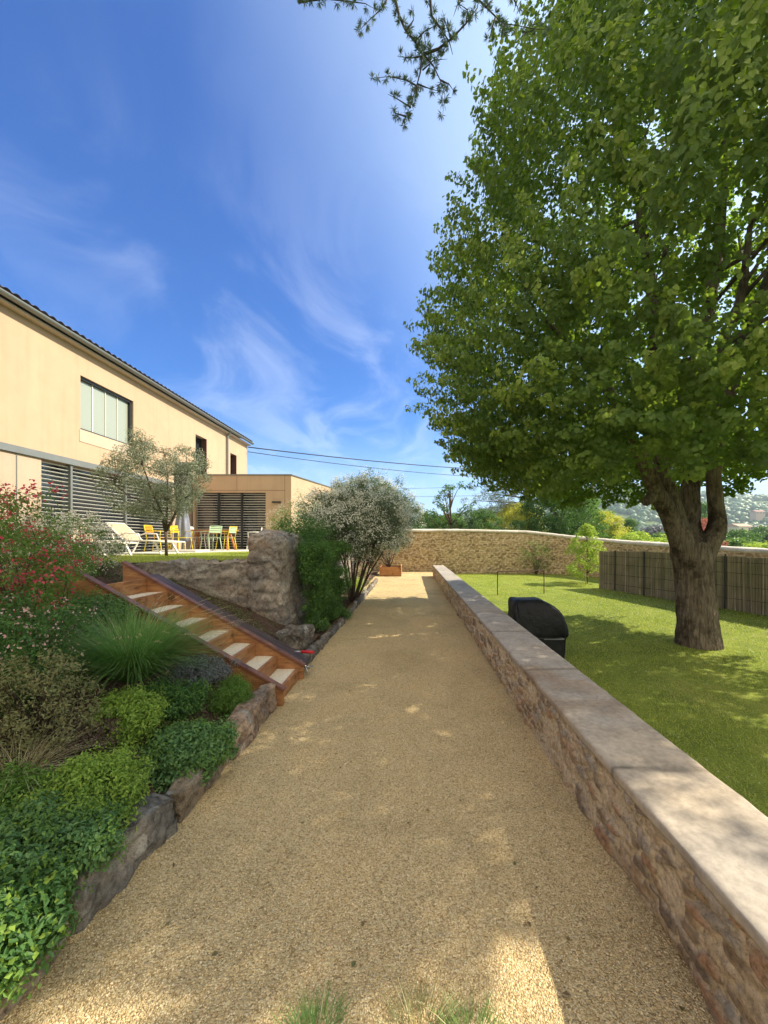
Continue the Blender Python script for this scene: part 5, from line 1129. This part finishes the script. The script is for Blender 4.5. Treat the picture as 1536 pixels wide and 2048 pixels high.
# cedar crown above and behind, out of the picture: it shades the path at our feet
cc = []
for i in range(90):
    a = R_.uniform(0, 6.283); z = R_.uniform(5.2, 10.5); r = (3.0-(z-5.2)*.42)*math.sqrt(R_.random()); cc.append((-3.3+r*math.cos(a), -2.2+r*math.sin(a), z))
crown(cd, cc, .5, 36, .12, .02, M['cedar'], 33, 'upper_foliage')

# young tree by the fence
def smalltree(name, label, base, h, r, seed, m, ncl, per, L, Wd, crad, trunk_r=.03, cat='tree', z0=.25, group=None, shape='cone', bark='twig', nb=14, hexa=False, zs=1.):
    rr_ = random.Random(seed); g = rng(seed); b = Vector(base); t = thing(name, label, cat, tuple(b), 0, group); mb = MB()
    tp_ = [b+Vector((rr_.uniform(-.03, .03)*h*.3*k_, rr_.uniform(-.03, .03)*h*.3*k_, h*.92*k_/5)) for k_ in range(6)]; mb.tube([b-Vector((0, 0, .1))]+tp_[1:], [trunk_r*(1-.15*k_) for k_ in range(6)], 8)
    cc = []
    while len(cc) < ncl:
        t_ = z0+(1-z0)*rr_.random(); w_ = {'cone': (1-t_)**.7+.08, 'round': math.sqrt(max(.02, 1-((t_-(1+z0)/2)/((1-z0)/2))**2)), 'top': .35+.65*math.sin(math.pi*min(1, (t_-z0)/(1-z0)*.9+.1))}[shape]
        a = rr_.uniform(0, 6.283); q = r*w_*rr_.random()**.4*(1+.25*math.sin(a*3+t_*9)); cc.append((b.x+q*math.cos(a), b.y+q*math.sin(a), b.z+h*t_*zs))
    for i in range(nb):
        c = Vector(cc[i]); s = tp_[min(5, max(1, int((c.z-b.z)/h*5-.6)))]; mb.tube(curve(s, c, .07, 4, rr_), [trunk_r*.4, trunk_r*.3, trunk_r*.2, trunk_r*.1], 5)
    mb.build('trunk', M[bark], t, True); crown(t, cc, crad, per, L, Wd, M[m], seed+1, hexa=hexa); return t
b = onlawn(1175, 1167); smalltree('young_tree', 'slender young bright green tree on the lawn in front of fence and wall', (b.x, b.y, b.z), 2.25, .95, 201, 'limeleaf', 88, 40, .085, .045, .17, .018, z0=.12, nb=30)
MB().tube([(b.x-.12, b.y-.1, b.z-.1), (b.x-.12, b.y-.1, b.z+.55)], .02, 8).build('stake', M['straw'], label='short pale stake beside the slender young tree', cat='stake')
shrub('wall_climber', 'straggling bare twigged plant at the foot of the wall beside the young tree', 'plant', (6.0, 18.2, -.1), (6.1, 18.3, .75), (.8, .3, .8), 60, .18, 22, .06, .025, M['midleaf'], 205, 20, .012)

# beyond the wall
def Yt(x, y, Y): p = pt(x, y, Y); return p
def beyond(name, label, x, ytop, Y, zg, r, seed, m, ncl, per, L, Wd, crad, shape='round', z0=.15, tr=.12, bark='twig', cat='tree', group='trees and shrubs beyond the boundary wall', nb=14):
    p = pt(x, ytop, Y); return smalltree(name, label, (p.x, Y, zg), p.z-zg, r, seed, m, ncl, per, L, Wd, crad, tr, cat, z0, group, shape, bark, nb)
beyond('sparse_tree', 'small open branched tree standing alone against the sky over the wall', 905, 968, 27, -1, 1.7, 301, 'dkleaf', 70, 26, .16, .09, .28, 'top', .40, .11, nb=50)
beyond('hedge_shrub', 'low sunlit shrub row beyond the wall under the open branched tree', 900, 1032, 32, -2, 2.3, 302, 'midleaf', 120, 60, .22, .11, .5, 'round', .1)
beyond('round_shrub', 'dark green round bush beyond the wall left of the yellow bush', 962, 1022, 26, -1, 1.5, 303, 'dkleaf', 150, 60, .14, .07, .35, 'round', .1)
beyond('yellow_bush', 'large yellow green bush beyond the wall behind the pine trunk', 1035, 1012, 29, -1, 2.6, 304, 'yellowleaf', 260, 60, .16, .07, .42, 'round', .1)
beyond('yellow_bush', 'yellow green bush beyond the wall right of the young tree', 1205, 1028, 30, -1.5, 2.0, 305, 'yellowleaf', 160, 60, .16, .07, .42, 'round', .1)
beyond('leafy_tree', 'dense dark green tree beyond the wall behind the young tree', 1120, 965, 26, -1, 2.6, 306, 'dkleaf', 330, 64, .17, .09, .48, 'round', .1, .16)
beyond('leafy_tree', 'mid green tree beyond the wall reaching down right of the dark one', 1170, 1000, 31, -1.5, 2.4, 307, 'midleaf', 260, 60, .17, .09, .48, 'round', .1, .16)
beyond('dark_conifer', 'small dark layered conifer beyond the wall left of the big trunk', 1258, 1040, 38, -3, 2.3, 308, 'dkleaf', 200, 60, .2, .05, .5, 'cone', .1, .15)
beyond('vine_bush', 'bright green vine topping the wall left of the big trunk', 1275, 1068, 19.5, -.5, 1.5, 309, 'limeleaf', 130, 44, .13, .08, .25, 'round', .35, .05)
beyond('red_leaved_tree', 'reddish leaved small tree seen through the fork of the big trunk', 1395, 1038, 30, -1.5, 1.5, 310, 'redleaf', 110, 60, .16, .08, .4, 'round', .1)
beyond('round_topped_pine', 'distant round topped tree on a thin stem seen through the trunk fork', 1400, 1008, 52, -5, 1.9, 311, 'dkleaf', 110, 60, .25, .1, .6, 'round', .5, .16)
for i, (x, yt_, Y, r, m_, lab) in enumerate([(1480, 1082, 34, 2.2, 'midleaf', 'green bush over the wall right of the big trunk'), (1525, 1090, 26, 2.0, 'limeleaf', 'bright bush over the wall at the right frame edge'), (1470, 1066, 48, 2.6, 'dkleaf', 'dark treetop between the bushes and the far houses'), (1330, 1072, 60, 3.0, 'midleaf', 'pale treetop low behind the big trunk'), (1310, 1058, 75, 3.4, 'greyleaf', 'greyish treetop left of the big trunk'),
                                            (860, 1030, 34, 2.6, 'dkleaf', 'dark shrub beyond the corner of the wall'), (940, 1040, 46, 3.2, 'greyleaf', 'bluish shrub in the gap left of the yellow bush'), (1530, 1060, 70, 4, 'dkleaf', 'dark treetop at the right frame edge before the houses')]):
    beyond('bushy_tree', lab, x, yt_, Y, -4, r, 320+i, m_, 200, 44, .24*Y/30, .12*Y/30, .45*Y/30, 'round', .3, .14)
# pine with tall bare trunk
p = pt(1056, 1062, 30); pn = thing('pine_tree', 'tall bare trunked pine beyond the wall with loose layered branches', 'tree', (p.x, 30, -1.5)); mb = MB()
mb.tube([(p.x, 30, -1.6), (p.x-.05, 30, 3), (p.x-.1, 30, 7), (p.x-.1, 30, 11)], [.30, .26, .20, .10], 12); cc = []; rr_ = random.Random(44)
for (x, y) in [(960, 985), (985, 1000), (1000, 985), (1020, 1010), (975, 970), (1010, 960), (940, 1000), (1090, 985), (1120, 960), (1030, 940), (1080, 940), (955, 1020), (1000, 1015), (1060, 900), (1020, 900)]:
    e = pt(x, y, 29+rr_.uniform(-1.5, 1.5)); s = Vector((p.x-.05, 30, min(10.5, max(2.5, e.z-.5+.4*rr_.random())))); ps = curve(s, e, .08, 6, rr_); mb.tube(ps, [.07, .055, .045, .035, .02, .01], 6)
    for k_ in range(7): q = ps[3+k_ % 3]; cc.append((q.x+rr_.uniform(-.7, .7), q.y+rr_.uniform(-.7, .7), q.z+rr_.uniform(-.15, .35)))
mb.build('trunk', M['pinebark'], pn, True); crown(pn, cc, .36, 60, .20, .03, M['olive'], 45)

# houses across the valley
def farhouse(x, y, Y, w, d, h, wallc, roofc, label, rz=.2, name='far_house'):
    p = pt(x, y, Y); t = thing(name, label, 'house', (p.x, p.y, p.z), 0, 'distant houses on the valley slope'); w *= .6; d *= .6; h *= .6; Mx = Matrix.Translation(p) @ Matrix.Rotation(rz, 4, 'Z')
    MB().box((-w/2, -d/2, -6), (w/2, d/2, h), Mx).build('wall', simple('far_wall', wallc, .9), t)
    e = .5; o_ = h+.01; r = MB(); v = [Mx @ Vector(q) for q in [(-w/2-e, -d/2-e, o_-.2), (w/2+e, -d/2-e, o_-.2), (w/2+e, d/2+e, o_-.2), (-w/2-e, d/2+e, o_-.2), (-w/2-e, 0, o_+d*.22), (w/2+e, 0, o_+d*.22)]]
    r.add(v, [(0, 1, 5, 4), (2, 3, 4, 5), (0, 4, 3), (1, 2, 5), (3, 2, 1, 0)]); r.build('roof', simple('far_roof', roofc, .9, .2), t)
    for k_ in range(max(2, int(w/3.5))):
        xx_ = -w/2+w*(k_+.5)/max(2, int(w/3.5)); MB().box((xx_-.5, -d/2-.06, h-2.2), (xx_+.5, -d/2+.05, h-.9), Mx).build('window', M['metal_dark'], t)
farhouse(1500, 1083, 110, 13, 9, 3.2, (.42, .36, .30), (.30, .12, .08), 'red roofed low house nearest beyond the wall at the right')
farhouse(1478, 1066, 190, 16, 10, 5.5, (.62, .55, .42), (.42, .30, .22), 'cream house above the red roofed one right of the trunk', .3)
farhouse(1530, 1070, 170, 12, 9, 5, (.45, .42, .38), (.35, .32, .30), 'grey roofed house at the right frame edge', -.3)
farhouse(1515, 1030, 420, 18, 12, 6, (.42, .32, .25), (.38, .20, .15), 'reddish house high on the right slope', .1)
farhouse(1232, 1048, 420, 26, 12, 7, (.50, .48, .45), (.40, .38, .36), 'long pale building at the foot of the hill left of the trunk', .1)
farhouse(1245, 1038, 560, 22, 12, 8, (.48, .47, .45), (.36, .36, .36), 'smaller pale building just above the long one', -.2)
farhouse(1210, 989, 930, 60, 14, 9, (.50, .49, .46), (.42, .40, .38), 'flat building among trees on the left of the hilltop', .05)
farhouse(1268, 987, 930, 40, 14, 8, (.50, .49, .46), (.42, .40, .38), 'building among trees at the crest near the mast', -.05)
p = pt(1254, 988, 940); ms = thing('mast', 'thin lattice antenna mast on the hilltop', 'mast', tuple(p)); MB().tube([p-Vector((0, 0, 6)), p+Vector((0, 0, 24))], [.7, .25], 6).build('pole', M['metal_grey'], ms)
for h_ in (10, 17): MB().bar(p+Vector((-2, 0, h_)), p+Vector((2, 0, h_)), .5, .5).build('crossarm', M['metal_grey'], ms)

# power lines
def cable(label, a, b, sag, r, grp='power cables crossing the sky'):
    a = Vector(a); b = Vector(b); pts = [a.lerp(b, i/30)-Vector((0, 0, sag*4*(i/30)*(1-i/30))) for i in range(31)]; MB().tube(pts, r, 6).build('power_cable', M['cable'], None, True, label=label, cat='cable', group=grp)
e1 = Vector((HX+.05, 20.6, 6.5)); pole = Vector((21, 44, -3))
cable('upper thick power cable running from the house corner', e1, (21, 44, 9.4), .55, .028); cable('lower thin power cable just beneath the thick one at the house corner', e1-Vector((0, 0, .25)), (21, 44, 8.8), .75, .018)
cable('faint far cable, upper of the pair over the small open tree', (-25, 70, 10.8), (22, 44.2, 8.2), .5, .02); cable('faint far cable, lower of the pair over the small open tree', (-25, 70, 9.6), (22, 44.2, 7.0), .5, .02)
up_ = thing('utility_pole', 'wooden utility pole behind the linden crown carrying the cables', 'pole', tuple(pole)); MB().tube([pole, (21, 44, 9.9)], [.17, .11], 10).build('shaft', M['pinebark'], up_); MB().bar((20.2, 44, 8.3), (22.2, 44.2, 8.3), .12, .12).build('crossarm', M['pinebark'], up_)

# dead leaves blown onto the path
g = rng(77); n = 90; y = .9+9*g.random(n)**1.4; x = -1.2+2.15*g.random(n)**1.; nr = unit(g.normal(size=(n, 3))*.35+[0, 0, 1]); tp = np.cross(nr, rdir(g, n))
leafmesh('fallen_leaves', np.stack([x, y, pathz(x, y)+.008], 1), tp, nr, .012+.022*g.random(n), .010+.010*g.random(n), leafmat('dead_leaf', [(.05, .03, .015), (.16, .09, .04), (.10, .11, .04)], None, .1), kind='stuff', label='few small brown dead leaves lying on the gravel', cat='leaves')
# air: far hills fade to blue
hb = MB().box((-3100, -3100, -75), (3100, 3100, 175)).build('haze', None, kind='stuff')
hm = bpy.data.materials.new('haze_air'); hm.use_nodes = True; hn = hm.node_tree; hn.nodes.clear(); ho = hn.nodes.new('ShaderNodeOutputMaterial'); pv = hn.nodes.new('ShaderNodeVolumePrincipled')
pv.inputs['Color'].default_value = (.70, .86, 1, 1); pv.inputs['Density'].default_value = .00042; pv.inputs['Anisotropy'].default_value = .2; hn.links.new(pv.outputs[0], ho.inputs['Volume']); hb.data.materials.append(hm)
hb['label'] = 'thin bluish haze lying over the valley and hills'; hb['category'] = 'haze'
